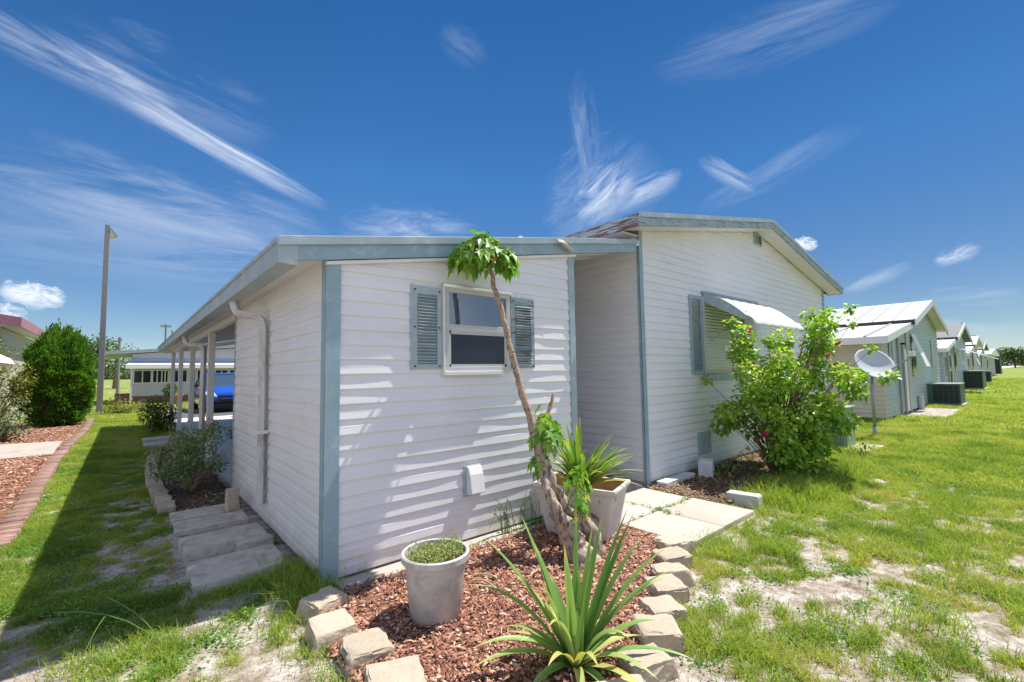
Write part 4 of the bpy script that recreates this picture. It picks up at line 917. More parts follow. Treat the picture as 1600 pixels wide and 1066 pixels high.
# clipped evergreen, egg shaped
root = empty('evergreen_shrub', (-2.78, 17.2, 0), 'large dense egg shaped clipped evergreen shrub beside the light pole', 'shrub')
n = 42000; u = sph(n); ang = np.arctan2(u[:, 1], u[:, 0]); lump = 1+.34*(fbm(ang*2.2+9, u[:, 2]*4+3, 3)-.5)*2
q = (.80+.2*RNG.random(n)**.6)*lump; q = q*np.where(RNG.random(n) < .05, 1+.10*RNG.random(n), 1); P = np.stack([u[:, 0]*.84*q, u[:, 1]*.84*q, 1.45+u[:, 2]*1.62*q], -1)
lowf = np.clip((1.6-P[:, 2])/1.6, 0, 1); P[:, :2] *= (1+.05*lowf)[:, None]; P[:, 2] = np.maximum(P[:, 2], .12+RNG.random(n)*.15)
V, F, v = leaf_arrays(P, u+np.array([0, 0, .9])+RNG.normal(0, .35, (n, 3)), RNG.uniform(.05, .14, n), .35, val=np.clip(-.05+1.0*fbm(ang*6+9, u[:, 2]*11+3, 3)+RNG.normal(0, .15, n), 0, 1), droop=0)
np_mesh('foliage', V, F, JUN, v, root)
mb = MB(); mb.lathe([(.0, .1), (.62, .35), (.68, 1.4), (.48, 2.4), (.0, 2.7)], 20); mb.build('inner_branches', mat('inner_twigs', (.035, .04, .015), .9, var=.3, vscale=10), root, smooth=True)
mb = MB(); mb.tube([(0, 0, -.05), (0, 0, .6)], .09, 8); mb.build('trunk', STEM, root)
clump_shrub('golden_shrub', (-3.75, 14.0, 0), [(.15, 1.9, .38), (.30, 1.6, .42), (-.2, 2.1, .45), (.35, 1.15, .35), (.0, 1.2, .5), (-.4, 1.5, .6), (.45, 1.5, .22), (.55, 1.05, .16), (-.3, .8, .5), (.25, .75, .35), (-.6, 1.0, .5)], .06, 110, GOLD, STEM, 'tall loose golden yellow shrub at the left edge by the clipped evergreen', depth=.3)
clump_shrub('variegated_shrub', (-3.35, 12.9, 0), [(.1, .45, .35), (.3, .3, .25), (-.3, .6, .45), (0, .8, .3), (-.5, .4, .4), (.35, .55, .2)], .05, 120, VARI, STEM, 'low pale variegated shrub in front of the golden shrub', depth=.25)
clump_shrub('dark_tree', (-4.55, 15.9, 0), [(0, 2.6, .5), (.35, 2.3, .4), (-.3, 2.3, .6), (.2, 1.8, .5), (.3, 2.7, .25)], .09, 90, SHRUB, STEM, 'dark leafy tree under the mauve roof edge at the left', 'tree', depth=.3, stem_r=.05)

# ------------------------------------------------------------------ grass
def to_view(x, y):   # keep only ground the camera, or one a step aside, could see
    dx, dy = x+1.1556, y+3.4922; f = dx*Fv.x+dy*Fv.y; r = dx*r0.x+dy*r0.y
    return (f > .6) & (np.abs(r) < f*1.45+1.2)
def blades(x, y, hgt, wid, lean=.5, v=None, z=None):
    n = len(x); z = height(x, y) if z is None else z; az = RNG.uniform(0, 6.283, n); dx, dy = np.cos(az), np.sin(az); fa = RNG.uniform(0, 6.283, n); wx, wy = np.cos(fa)*wid/2, np.sin(fa)*wid/2
    l = lean*hgt*RNG.uniform(.2, 1.3, n)
    B = np.stack([x, y, z-.004], -1); Mi = B+np.stack([dx*l*.35, dy*l*.35, hgt*.6], -1); Tp = B+np.stack([dx*l, dy*l, hgt*RNG.uniform(.7, 1, n)], -1); w = np.stack([wx, wy, np.zeros(n)], -1)
    V = np.stack([B-w, B+w, Mi+w*.7, Mi-w*.7, Tp], 1).reshape(-1, 3); b = (np.arange(n)*5)[:, None, None]
    F = (np.array([(0, 1, 2), (0, 2, 3), (3, 2, 4)])[None]+b).reshape(-1, 3)
    if v is None: v = np.clip(RNG.normal(.45, .22, n), 0, 1)
    return V, F, np.repeat(v, 5)
def scatter(n, x0, x1, y0, y1, hmin, hmax, wid, name, thin=1.0, vshift=0, long_=0.0):
    x = RNG.uniform(x0, x1, n); y = RNG.uniform(y0, y1, n); k = to_view(x, y); x, y = x[k], y[k]
    c = cover(x, y); k = RNG.random(len(x)) < c*thin; x, y, c = x[k], y[k], c[k]
    h = RNG.uniform(hmin, hmax, len(x))*(.35+.8*c)*(.25+1.35*fbm(x*2.9+31, y*2.9+7, 3))
    v = np.clip(-.15+1.3*fbm(x*1.9+3, y*1.9+19, 4)+.25*(1-c)+RNG.normal(0, .15, len(x))+vshift, 0, 1)
    V, F, vv = blades(x, y, h, wid*RNG.uniform(.6, 1.3, len(x)), 1.25, v)
    return V, F, vv
def merge(name, parts, m, kind='stuff'):
    off = 0; Vs, Fs, vs = [], [], []
    for V, F, v in parts: Vs.append(V); Fs.append(F+off); vs.append(v); off += len(V)
    return tag(np_mesh(name, np.concatenate(Vs), np.concatenate(Fs), m, np.concatenate(vs)), kind=kind)
parts = [scatter(170000, -2.1, 0, -1.6, 4.5, .02, .075, .0045, 'g', vshift=-.08),
         scatter(110000, -2.1, 0, 4.5, 15, .03, .08, .007, 'g'), scatter(50000, -2.2, 0, 15, 30, .04, .08, .014, 'g'),
         scatter(36000, -1.5, 1.6, -3.6, .0, .02, .07, .004, 'g'),
         scatter(420000, 1.2, 7, -5.5, 0, .015, .085, .0048, 'g'), scatter(260000, 7, 14, -8, .4, .04, .12, .0085, 'g'),
         scatter(190000, 14, 30, -14, 4, .05, .12, .016, 'g'), scatter(90000, 30, 70, -28, 10, .06, .12, .035, 'g'), scatter(30000, -8, 12, 21, 36, .05, .1, .03, 'g')]
merge('lawn_grass', parts, GRASS)
def dead(n, x0, x1, y0, y1):
    x = RNG.uniform(x0, x1, n); y = RNG.uniform(y0, y1, n); k = to_view(x, y); x, y = x[k], y[k]
    bad = inpoly(x, y, BED) | inpoly(x, y, LBED) | inpoly(x, y, ROSEBED) | inpoly(x, y, HBED) | rect(x, y, -.02, 12, 0, 17) | rect(x, y, 2.55, 3.98, -1.42, 0) | rect(x, y, -.78, 0, .5, 2.95)
    k = ~bad & (fbm(x*3.1+60, y*3.1+70, 3) > .42+.3*(RNG.random(len(x))-.5)); x, y = x[k], y[k]; n = len(x)
    return blades(x, y, RNG.uniform(.003, .012, n), RNG.uniform(.0025, .006, n), 4.5, np.clip(RNG.normal(.5, .25, n), 0, 1))
merge('dead_grass_litter', [dead(90000, 1, 7.5, -5, 0), dead(45000, -2.1, 1.6, -3.2, 4.5), dead(20000, -2.1, 0, 4.5, 10)], LITTERG)
chips('dry_litter', [(-2.0, -3.4), (7.5, -5.0), (8, -1.45), (2.75, -1.45), (.8, -2.25), (-.25, -1.8), (-.4, .4), (-.8, .5), (-.85, 6), (-2.0, 6)], 26000, .011, LITTER, z=.004, holes=(BED,))
# taller tufts: shrub foot, shed corner, along the pavers and the shadow edge
def tufts(centers, n, hgt, spread, wid=.005, lean=1.0):
    X, Y, Hh = [], [], []
    for (x, y, s, h) in centers:
        k = int(n*s); X.append(x+RNG.normal(0, spread*s, k)); Y.append(y+RNG.normal(0, spread*s, k)); Hh.append(RNG.uniform(.4, 1.1, k)*h*hgt)
    X, Y, Hh = map(np.concatenate, (X, Y, Hh)); ok = ~rect(X, Y, -.015, 12, -.005, 17); X, Y, Hh = X[ok], Y[ok], Hh[ok]
    return blades(X, Y, Hh, wid, lean, np.clip(RNG.normal(.42, .16, len(X)), 0, 1))
t1 = tufts([(-.10, -.12, 1.0, 1.2), (-.16, -.02, 1.0, 1), (-.10, .12, 1, 1.2), (-.2, .30, 1, .8), (-.09, .3, 1, .9), (-.08, .48, 1, .9), (-.30, -.3, 1, .7), (-.35, .4, .8, .6), (-.42, -.42, .6, .6), (-.30, -.75, .8, .6), (-.3, -1.05, .7, .5), (-.25, -1.35, .9, .6), (-.1, -1.6, 1, .6),
            (-.9, -.15, 1, .55), (-1.1, -.08, 1, .6), (-1.3, -.02, .8, .6), (-1.0, -.05, 1, .6), (-.6, .35, .7, .4)], 260, .17, .09)
hf = [(random.uniform(4.4, 7.4), random.uniform(-1.62, -1.12), 1, random.uniform(.7, 1.3)) for _ in range(42)]+[(random.uniform(6.6, 8.8), random.uniform(-1.4, -.7), 1, random.uniform(.6, 1)) for _ in range(18)]
t2 = tufts(hf, 230, .20, .13, .007)
t3 = tufts([(2.72, -1.50, 1, .8), (3.0, -1.5, 1, .9), (2.5, -1.55, .6, .6), (1.4, -2.2, 1, .9), (1.55, -2.35, 1, .8), (1.7, -2.2, .7, .6), (3.4, -1.5, .7, .5), (4.05, -1.45, .8, .7), (2.2, -2.6, 1, .7), (2.6, -2.9, 1.2, 1), (1.9, -2.9, 1, .6), (3.9, -2.9, 1.3, .9), (4.3, -2.4, 1.2, .8), (4.6, -3.1, 1.3, .9), (5.2, -2.6, 1.3, .8), (3.4, -3.1, 1.3, .9)], 300, .13, .11, .005)
merge('tall_grass', [t1, t2, t3], GRASS)
# broadleaf weed patches hugging the soil, and sprigs in the paver joints
def weeds(cs, n, leaf, spread, hh=.03):
    Ps, Ds, Ss, Vs = [], [], [], []
    for (x, y, s) in cs:
        k = int(n*s*s); px_ = x+RNG.normal(0, spread*s, k); py_ = y+RNG.normal(0, spread*s, k); ok = ~rect(px_, py_, -.015, 12, -.005, 17); px_, py_ = px_[ok], py_[ok]; k = len(px_)
        P = np.stack([px_, py_, height(px_, py_)+.004+RNG.random(k)*hh], -1); Ps.append(P); Ds.append(sph(k)*np.array([1, 1, .4])+np.array([0, 0, .35])); Ss.append(RNG.uniform(.6, 1.3, k)*leaf); Vs.append(np.clip(RNG.normal(.45, .2, k)+random.uniform(-.2, .2), 0, 1))
    V, F, v = leaf_arrays(np.concatenate(Ps), np.concatenate(Ds), np.concatenate(Ss), .6, val=np.concatenate(Vs)); return V, F, v
cs = []
while len(cs) < 420:
    x, y = random.uniform(-2.0, 0), random.uniform(-.5, 9); c = float(cover(np.array([x]), np.array([y]))[0])
    if random.random() < c: cs.append((x, y, random.uniform(.5, 1.2)))
while len(cs) < 700:
    x, y = random.uniform(1.2, 8), random.uniform(-4.2, -1.2); c = float(cover(np.array([x]), np.array([y]))[0])
    if random.random() < c: cs.append((x, y, random.uniform(.4, 1.0)))
cs += [(1.95, -2.55, 1.3), (2.05, -2.62, 1.2), (2.85, -2.75, 1.1), (1.75, -2.45, 1), (3.6, -1.75, 1.1), (3.75, -1.9, 1.1), (.1, -1.35, .7), (.12, -1.30, .6), (-.3, 2.96, 1), (-.2, 3.1, 1.1), (-.4, 3.2, 1), (-.15, 3.3, 1), (-.3, 3.45, 1)]
w1 = weeds(cs, 120, .022, .075)
jt = [(3.27+random.gauss(0, .02), random.uniform(-.95, -.35), .3) for _ in range(14)]+[(random.uniform(3.1, 3.9), -.695+random.gauss(0, .015), .3) for _ in range(16)]+[(2.95, -.69, .3), (2.8, -.7, .25)]
w2 = weeds(jt, 260, .022, .045, .07)
wv = [(1.9+.012*i, -.10-.001*i, .25) for i in range(30)]+[(1.55+.02*i, -.12, .2) for i in range(18)]+[(.85+.03*i, -.14-.03*random.random(), .18) for i in range(18)]+[(-.35+random.random()*.3, 1.23, .35) for _ in range(9)]
w3 = weeds(wv, 200, .024, .06, .06)
merge('weeds', [w1, w2, w3], WEED)
# creeping grass stems near the wall behind the tree
mb = MB()
for i in range(26):
    x = random.uniform(1.55, 2.05); mb.tube(bezier((x, -.12, .02), (x+random.uniform(-.1, .1), -.08, random.uniform(.2, .5)), (x+random.uniform(-.25, .15), -.14, random.uniform(.05, .42)), 6), .0035, 4)
for (a, b, c) in (((-.95, -.12, .02), (-1.1, .1, .2), (-1.42, .2, .24)), ((-.95, -.12, .02), (-1.0, .1, .12), (-1.2, .35, .2)), ((-1.3, -.05, 0), (-1.25, 0, .15), (-1.2, .05, .2))): mb.tube(bezier(a, b, c, 6), .003, 4)
o = mb.build('grass_runners', mat('runner_green', (.10, .20, .04), .5)); tag(o, kind='stuff')
# dry twigs on the mulch
gt = 'dry bare twigs lying on the mulch'
for i, (p, q, r) in enumerate((((.78, -.72, .05), (.86, -.80, .09), (.84, -.95, .05)), ((.86, -.66, .05), (.93, -.72, .08), (.95, -.82, .05)), ((1.15, -.95, .05), (1.25, -.9, .07), (1.38, -.95, .05)))):
    mb = MB(); mb.tube(bezier(p, q, r, 6), .006, 6)
    tag(mb.build('twig', mat('dry_twig', (.48, .36, .26), .8)), ['longer pale dry twig just right of the round pot', 'shorter pale dry twig between round pot and tree', 'pale dry twig lying near the foot of the leaning tree'][i], 'twig', gt)

# ------------------------------------------------------------------ light pole
lp = empty('light_pole', (-1.98, 23.9, 0), 'tall square concrete light pole with a small lamp head near its top', 'light pole')
mb = MB(); mb.hexa([(-.11, -.11, -.1), (.11, -.11, -.1), (.11, .11, -.1), (-.11, .11, -.1), (-.085, -.085, 8.5), (.085, -.085, 8.5), (.085, .085, 8.5), (-.085, .085, 8.5)]); mb.build('pole', POLEM, lp, bevel=.01)
mb = MB(); mb.prism([(.09, 8.38), (.30, 8.05), (.36, 8.02), (.38, 8.08), (.24, 8.25), (.12, 8.42)], -.1, .1, 'y'); mb.build('lamp_head', GREYM, lp, bevel=.01)
mb = MB(); mb.prism([(.09, 7.92), (.16, 7.90), (.34, 7.98), (.30, 8.045), (.09, 8.3)], -.08, .08, 'y'); mb.build('lamp_lens', mat('amber_lens', (.45, .42, .35), .3), lp)

# ------------------------------------------------------------------ satellite dish
ds = empty('satellite_dish', (11.12, -1.03, 0), 'grey satellite dish on a steel post beside the flowering shrub', 'satellite dish')
mb = MB(); mb.tube([(0, 0, -.05), (0, 0, .25)], .042, 10); mb.tube([(0, 0, .25), (0, 0, 1.42)], .033, 10); mb.build('mast', GREYM, ds, smooth=True)
nrm = Vector((-.52, -.70, .48)).normalized()   # where the bowl looks
e1 = nrm.cross(Vector((0, 0, 1))).normalized(); e2 = nrm.cross(e1).normalized(); cc = Vector((.02, -.05, 1.58))
mb = MB(); nr, na = 8, 32
for i in range(nr+1):
    q = i/nr
    for k in range(na):
        a = 2*math.pi*k/na; p = cc+e1*(.44*q*math.cos(a))+e2*(.375*q*math.sin(a))+nrm*(.10*q*q-.06); mb.v.append(tuple(p))
for i in range(nr):
    for k in range(na): mb.f.append((i*na+k, i*na+(k+1) % na, (i+1)*na+(k+1) % na, (i+1)*na+k)); mb.m.append(0)
o = mb.build('reflector', DISHM, ds, smooth=True); md = o.modifiers.new('s', 'SOLIDIFY'); md.thickness = .012
low = cc-e2*(-.0)+Vector((0, 0, -.34)); tip = cc+Vector((.76, -.65, 0))*.66+nrm*.22+Vector((0, 0, .05))
mb = MB(); mb.tube([tuple(cc-nrm*.03+Vector((.10, -.08, -.26))), tuple(tip)], .018, 6); mb.tube([tuple(cc-nrm*.1), (0, 0, 1.36)], .04, 8); mb.build('feed_arm', GREYM, ds)
mb = MB(); q = tip+Vector((-.02, 0, .05)); mb.box(q.x-.07, q.x+.07, q.y-.05, q.y+.05, q.z-.05, q.z+.06); mb.tube([tuple(q), tuple(q-nrm*.14)], .03, 8); mb.build('receiver_head', WHITE, ds, bevel=.006)

# ------------------------------------------------------------------ utility box behind the shrub
ub = empty('utility_box', (9.25, -.93, 0), 'pale green utility cabinet half hidden behind the flowering shrub', 'utility box')
mb = MB(); mb.box(-.22, .34, -.10, .52, .05, .76); mb.build('cabinet', GREENL, ub, bevel=.01)
mb = MB(); mb.box(-.25, .37, -.13, .55, .761, .79); mb.build('lid', GREYM, ub, bevel=.006)
mb = MB()
for i in range(14): mb.box(-.235, -.2205, -.07+i*.04, -.05+i*.04, .12, .70)
mb.build('louvre', BLUEL, ub)
mb = MB(); mb.box(-.12, -.06, -.112, -.1005, .2, .6); mb.box(.05, .09, -.112, -.1005, .25, .62); mb.build('decal', WHITE, ub)

# ------------------------------------------------------------------ air conditioners
def ac(x, y, w, d, h, label):
    r = empty('air_conditioner', (x, y, 0), label, 'air conditioner', 'air conditioners beside the row of houses')
    mb = MB(); mb.box(0, w, 0, d, .08, h-.03); mb.build('cabinet', GREENM, r, bevel=.01)
    mb = MB(); mb.box(-.02, w+.02, -.02, d+.02, h-.029, h); mb.build('top', GREYM, r, bevel=.004)
    mb = MB(); mb.box(-.006, .0, d*.03, d*.72, .14, h-.08)
    mb.build('grille', GRILL, r)
    mb = MB()
    for i in range(6): mb.box(-.012, -.0065, d*.03+i*d*.138, d*.03+i*d*.138+.012, .14, h-.08)
    for i in range(4): mb.box(-.0125, -.0067, d*.03, d*.72, .2+i*(h-.3)/4, .21+i*(h-.3)/4)
    mb.build('guard_wire', GREENM, r)
    mb = MB(); mb.box(-.08, w+.08, -.08, d+.08, -.02, .075); mb.build('base_pad', CONC, r)
    return r
ac(22.35, -1.38, 1.35, 1.05, .84, 'nearest dark green air conditioner beside the pale green neighbour house')
ac(38.5, -.95, 2.2, 1.15, 1.15, 'second dark air conditioner beyond the nearest one, larger and raised')
ac(54.5, -.4, 1.2, 1.0, .95, 'third small dark air conditioner far along the row of houses')
ac(100.0, 1.0, 2.6, 3.0, 2.4, 'farthest dark equipment cabinet beyond the grey flat house')

# ------------------------------------------------------------------ row of neighbour houses on the right
NSIDPK = mat('pale_rosy_siding', (.56, .47, .45), .5, var=.05, vscale=2)
def nhouse(x0, yf, label, sid, sid2, roofm, sw=3.6, mw=6.9, ridge=.19, detail=True, shed_h=2.35, name='neighbour_house', lean=0, pipes=(), wins=()):
    r = empty(name, (x0, yf, 0), label, 'house', 'row of neighbour houses along the lawn')
    p = .13
    s2 = (2.98-shed_h)/(sw+.4)
    mb = MB()
    siding(mb, (.0, 0), (1, 0), (0, -1), sw, lambda s: shed_h+(s+.3)*s2-.12, .05, pitch=p, scale=1.6); mb.build('shed_front_wall', sid, r)
    mb = MB(); siding(mb, (0, 14), (0, -1), (-1, 0), 14, lambda s: shed_h-.08, .05, pitch=p, scale=1.6); mb.build('shed_side_wall', sid2, r)
    mb = MB(); mb.box(-.02, .12, -.03, .0, .03, shed_h-.05); mb.build('corner_trim', sid2, r)
    ez = 3.12; rx = sw+mw/2; rz = ez+ridge*(mw/2)*1.35
    k = (rz-ez)/(mw/2)
    mb = MB(); siding(mb, (sw, 0), (1, 0), (0, -1), mw, lambda s: min(ez+s*k, ez+(mw-s)*k)-.08, .05, pitch=p, scale=1.6); mb.build('gable_wall', sid, r)
    mb = MB(); mb.box(sw+mw-.02, sw+mw, .0, 14, .05, ez); mb.box(.02, sw+mw-.03, .03, 14, .05, shed_h-.12); mb.box(sw+.02, sw+mw-.05, .03, 14, 2, ez-.1); mb.build('wall_core', sid, r)
    # roofs
    def sl(mb, xa, za, xb, zb, ya, yb, t0, t1):
        mb.hexa([(xa, ya, za+t0), (xb, ya, zb+t0), (xb, yb, zb+t0), (xa, yb, za+t0), (xa, ya, za+t1), (xb, ya, zb+t1), (xb, yb, zb+t1), (xa, yb, za+t1)])
    oy = -.32
    mb = MB(); sl(mb, sw-.3, ez-.3*k, rx, rz, oy, 14.3, -.04, .02); sl(mb, rx+.001, rz, sw+mw+.35, ez-.35*k, oy, 14.3, -.04, .02); o = mb.build('main_roof', roofm, r)
    if roofm is ROOFW:
        mb = MB()
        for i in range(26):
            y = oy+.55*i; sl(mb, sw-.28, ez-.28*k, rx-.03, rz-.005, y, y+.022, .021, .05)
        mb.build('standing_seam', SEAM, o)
    mb = MB(); sl(mb, sw-.32, ez-.32*k, rx, rz, oy-.04, oy-.001, -.2, .03); mb.build('rake_fascia', WHITE, r)
    mb = MB(); sl(mb, rx+.001, rz, sw+mw+.37, ez-.37*k, oy-.04, oy-.001, -.2, .03); mb.build('rake_fascia', sid2, r)
    mb = MB(); mb.box(sw-.33, sw-.3, oy, 14.3, ez-.3*k-.16, ez-.3*k+.015); mb.build('eave_shadow_trim', EAVESHD, r)  # near-black eave strip, paints the shadow line under the main roof
    mb = MB(); sl(mb, -.4, shed_h, sw-.02, shed_h+(sw+.38)*s2, -.2, 14, -.04, .02); o = mb.build('shed_roof', ROOFW, r)
    mb = MB()
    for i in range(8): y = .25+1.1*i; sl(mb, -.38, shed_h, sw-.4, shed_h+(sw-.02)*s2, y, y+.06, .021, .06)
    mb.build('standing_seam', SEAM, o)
    mb = MB(); sl(mb, -.42, shed_h, sw-.02, shed_h+(sw+.38)*s2, -.24, -.201, -.18, .03); mb.box(-.44, -.401, -.24, 14, shed_h-.18, shed_h+.02); mb.build('fascia', WHITE, r)
    # flap window, shutter, downspout, meter
    mb = MB(); mb.box(sw-.16, sw-.04, -.07, -.03, .02, ez-.2); mb.build('downspout', NSIDB, r, bevel=.01)
    mb = MB(); mb.box(sw-.55, sw-.22, -.04, -.03, .05, 2.1); mb.build('door', WHITE, r)
    mb = MB(); mb.box(sw+.8, sw+1.5, -.035, -.026, 1.15, 2.6); mb.build('window', GLASSD, r)
    mb = MB(); mb.hexa([(sw+.78, -.05, 2.64), (sw+1.55, -.05, 2.64), (sw+1.55, -.03, 2.64), (sw+.78, -.03, 2.64), (sw+.78, -.40, 1.50), (sw+1.55, -.40, 1.50), (sw+1.55, -.38, 1.495), (sw+.78, -.38, 1.495)]); mb.build('flap_awning', WHITE, r)
    mb = MB(); mb.box(sw+5.0, sw+5.35, -.045, -.026, 1.45, 2.55); mb.build('shutter', sid, r)
    if lean:
        mb = MB(); mb.hexa([(1.6, -2.4, 2.05), (sw+2.6, -2.4, 2.05), (sw+2.6, -.03, 2.75), (1.6, -.03, 2.75), (1.6, -2.4, 2.10), (sw+2.6, -2.4, 2.10), (sw+2.6, -.03, 2.80), (1.6, -.03, 2.80)]) if lean == 1 else mb.hexa([(sw+.3, -1.2, 2.0), (sw+2.2, -1.2, 2.0), (sw+2.2, -.03, 2.5), (sw+.3, -.03, 2.5), (sw+.3, -1.2, 2.05), (sw+2.2, -1.2, 2.05), (sw+2.2, -.03, 2.55), (sw+.3, -.03, 2.55)])
        mb.build('porch_roof', WHITE if lean == 2 else GREYM, r)
        if lean == 1:
            for xx in (1.7, sw+2.5): mb = MB(); mb.box(xx-.05, xx+.05, -2.35, -2.25, -.02, 2.06); mb.build('post', WHITE, r)
    for (xx, zh) in pipes: mb = MB(); mb.tube([(xx, -.07, 0), (xx, -.07, zh)], .035, 6); mb.build('pipe', GREYM, r)
    for (a_, b_, c_, d_) in wins:
        mb = MB(); mb.box(a_, b_, -.04, -.027, c_, d_); w_ = mb.build('window', WHITE, r); mb = MB(); mb.box(a_+.05, b_-.05, -.046, -.0405, c_+.05, d_-.05); mb.build('pane', GLASSD, w_)
    if detail:
        mb = MB(); mb.box(1.05, 1.35, -.09, -.026, 1.5, 2.3); mb.box(.85, 1.0, -.06, -.026, 1.65, 2.25); mb.build('meter_box', sid, r, bevel=.01)
        mb = MB(); mb.box(sw-.9, sw-.65, -.12, -.026, 2.22, 2.28); mb.build('wall_light', CARBK, r)
        mb = MB(); mb.tube([(sw+1.35, -.1, -.02), (sw+1.35, -.1, .45)], .09, 8); mb.build('standpipe', sid, r)
    return r
SEAM = mat('roof_seam_shadowed_metal', (.30, .30, .30), .5); EAVESHD = mat('eave_shadow_dark', (.05, .045, .045), .7)
nhouse(15.3, -.45, 'pale green sided neighbour house with ribbed white metal roof', NSID, NSIDB, ROOFW, pipes=((1.9, 2.6), (2.6, 2.2)))
nhouse(30.4, -.1, 'second house in the row with a grey shingle roof', NSIDW, NSIDW, SHING, detail=False, lean=2, pipes=((1.2, 2.4),), wins=((.5, 1.0, .9, 2.0), (2.0, 2.6, .1, 2.1)))
nhouse(45.5, .3, 'third small gabled house in the row, beyond the shingle roof', NSIDPK, NSIDW, ROOFW, detail=False, mw=5.5, wins=((1.0, 1.8, 1.0, 2.0),))
nhouse(60.5, .8, 'fourth gabled house in the row, partly hidden', NSIDW, NSID, SHING, detail=False, mw=6, lean=2)
def flat_house(x0, x1, y0, y1, h, label, wm, rm):
    r = empty('flat_house', (x0, y0, 0), label, 'house', 'row of neighbour houses along the lawn')
    mb = MB(); mb.box(0, x1-x0, 0, y1-y0, 0, h); mb.build('wall', wm, r)
    mb = MB(); mb.prism([(-.4, h+.001), (x1-x0+.4, h+.001), (x1-x0+.4, h+.15), ((x1-x0)/2, h+.9), (-.4, h+.15)], -.5, y1-y0+.5, 'y'); mb.build('roof', rm, r)
    mb = MB(); mb.box(1, 2.2, -.03, -.002, 1.0, 2.0); mb.build('window', GLASSD, r)
flat_house(78, 92, 1.2, 16, 2.6, 'plain grey low house with white roof near the end of the row', NSIDG, ROOFW)
flat_house(112, 124, 3.5, 18, 3.2, 'farthest small house with brownish wall at the end of the row', mat('brown_wall', (.33, .24, .19), .7), ROOFW)
# mast far away
pm = empty('radio_mast', (150, 9, 0), 'thin far radio mast above the end of the row', 'mast')
mb = MB(); mb.tube([(0, 0, 0), (0, 0, 11.5)], [.35, .12], 6); mb.build('pole', GREYM, pm); mb = MB(); mb.box(-.1, .1, -2.2, 2.2, 8.0, 8.3); mb.box(-.1, .1, -1.2, 1.2, 9.2, 9.4); mb.build('crossarm', GREYM, pm)

# distant trees
def far_tree(x, y, h, w, label, n=900, group='distant trees beyond the lawn', leaf=.5):
    r = empty('distant_tree', (x, y, 0), label, 'tree', group)
    mb = MB(); mb.tube([(0, 0, -.2), (.1, .05, h*.35), (0, 0, h*.7)], [h*.04, h*.03, h*.012], 7); mb.build('trunk', STEM, r)
    P = []; 
    for k in range(9):
        c = np.array([random.uniform(-.33, .33)*w, random.uniform(-.33, .33)*w, h*random.uniform(.38, .8)]); m = n//9; u = sph(m); P.append(c+u*(RNG.random(m)**.4)[:, None]*np.array([w*.27, w*.27, h*.2]))
    P = np.concatenate(P); V, F, v = leaf_arrays(P, sph(len(P))+np.array([0, 0, .3]), leaf*RNG.uniform(.6, 1.3, len(P)), .7, val=np.clip(RNG.normal(.5, .22, len(P)), 0, 1)); np_mesh('crown', V, F, FARG, v, r)
ft = [(215, 14, 8.5, 12, 'rounded bright green tree right of the far mast'), (250, 4, 7.5, 14, 'wide far tree at the right edge of the lawn'), (240, -14, 7.0, 16, 'low far tree clump at the very right edge'), (260, 34, 9, 14, 'far tree behind the last house of the row'), (300, -30, 8, 22, 'far wide tree beyond the right edge'), (290, 22, 10, 20, 'taller far tree behind the rounded green tree')]
for x, y, h, w, l in ft: far_tree(x, y, h, w, l, 1300, leaf=.9)
far_tree(-4.6, 62, 6.2, 6, 'hazy tree between the clipped evergreen and the light pole', 1500, 'trees beyond the street', .3)
far_tree(-9.5, 75, 7, 7, 'hazy tree further left behind the clipped evergreen', 1500, 'trees beyond the street', .3)
far_tree(-2.2, 80, 7.5, 7, 'hazy tree directly behind the light pole', 1500, 'trees beyond the street', .3)
# wooded horizon
P = []; th = RNG.uniform(-2.3, 2.3, 60000); base = math.atan2(Fv.x, Fv.y)
ang = base+th*.55; rad_ = RNG.uniform(420, 520, len(ang)); hh = 7+7*fbm(ang*60, ang*0+3, 4)
Pt = np.stack([np.sin(ang)*rad_, np.cos(ang)*rad_, RNG.random(len(ang))*hh], -1)
V, F, v = leaf_arrays(Pt, sph(len(Pt)), RNG.uniform(1.5, 3, len(Pt)), .8, val=np.clip(RNG.normal(.5, .2, len(Pt)), 0, 1)); tag(np_mesh('far_woodland', V, F, FARG, v), kind='stuff')

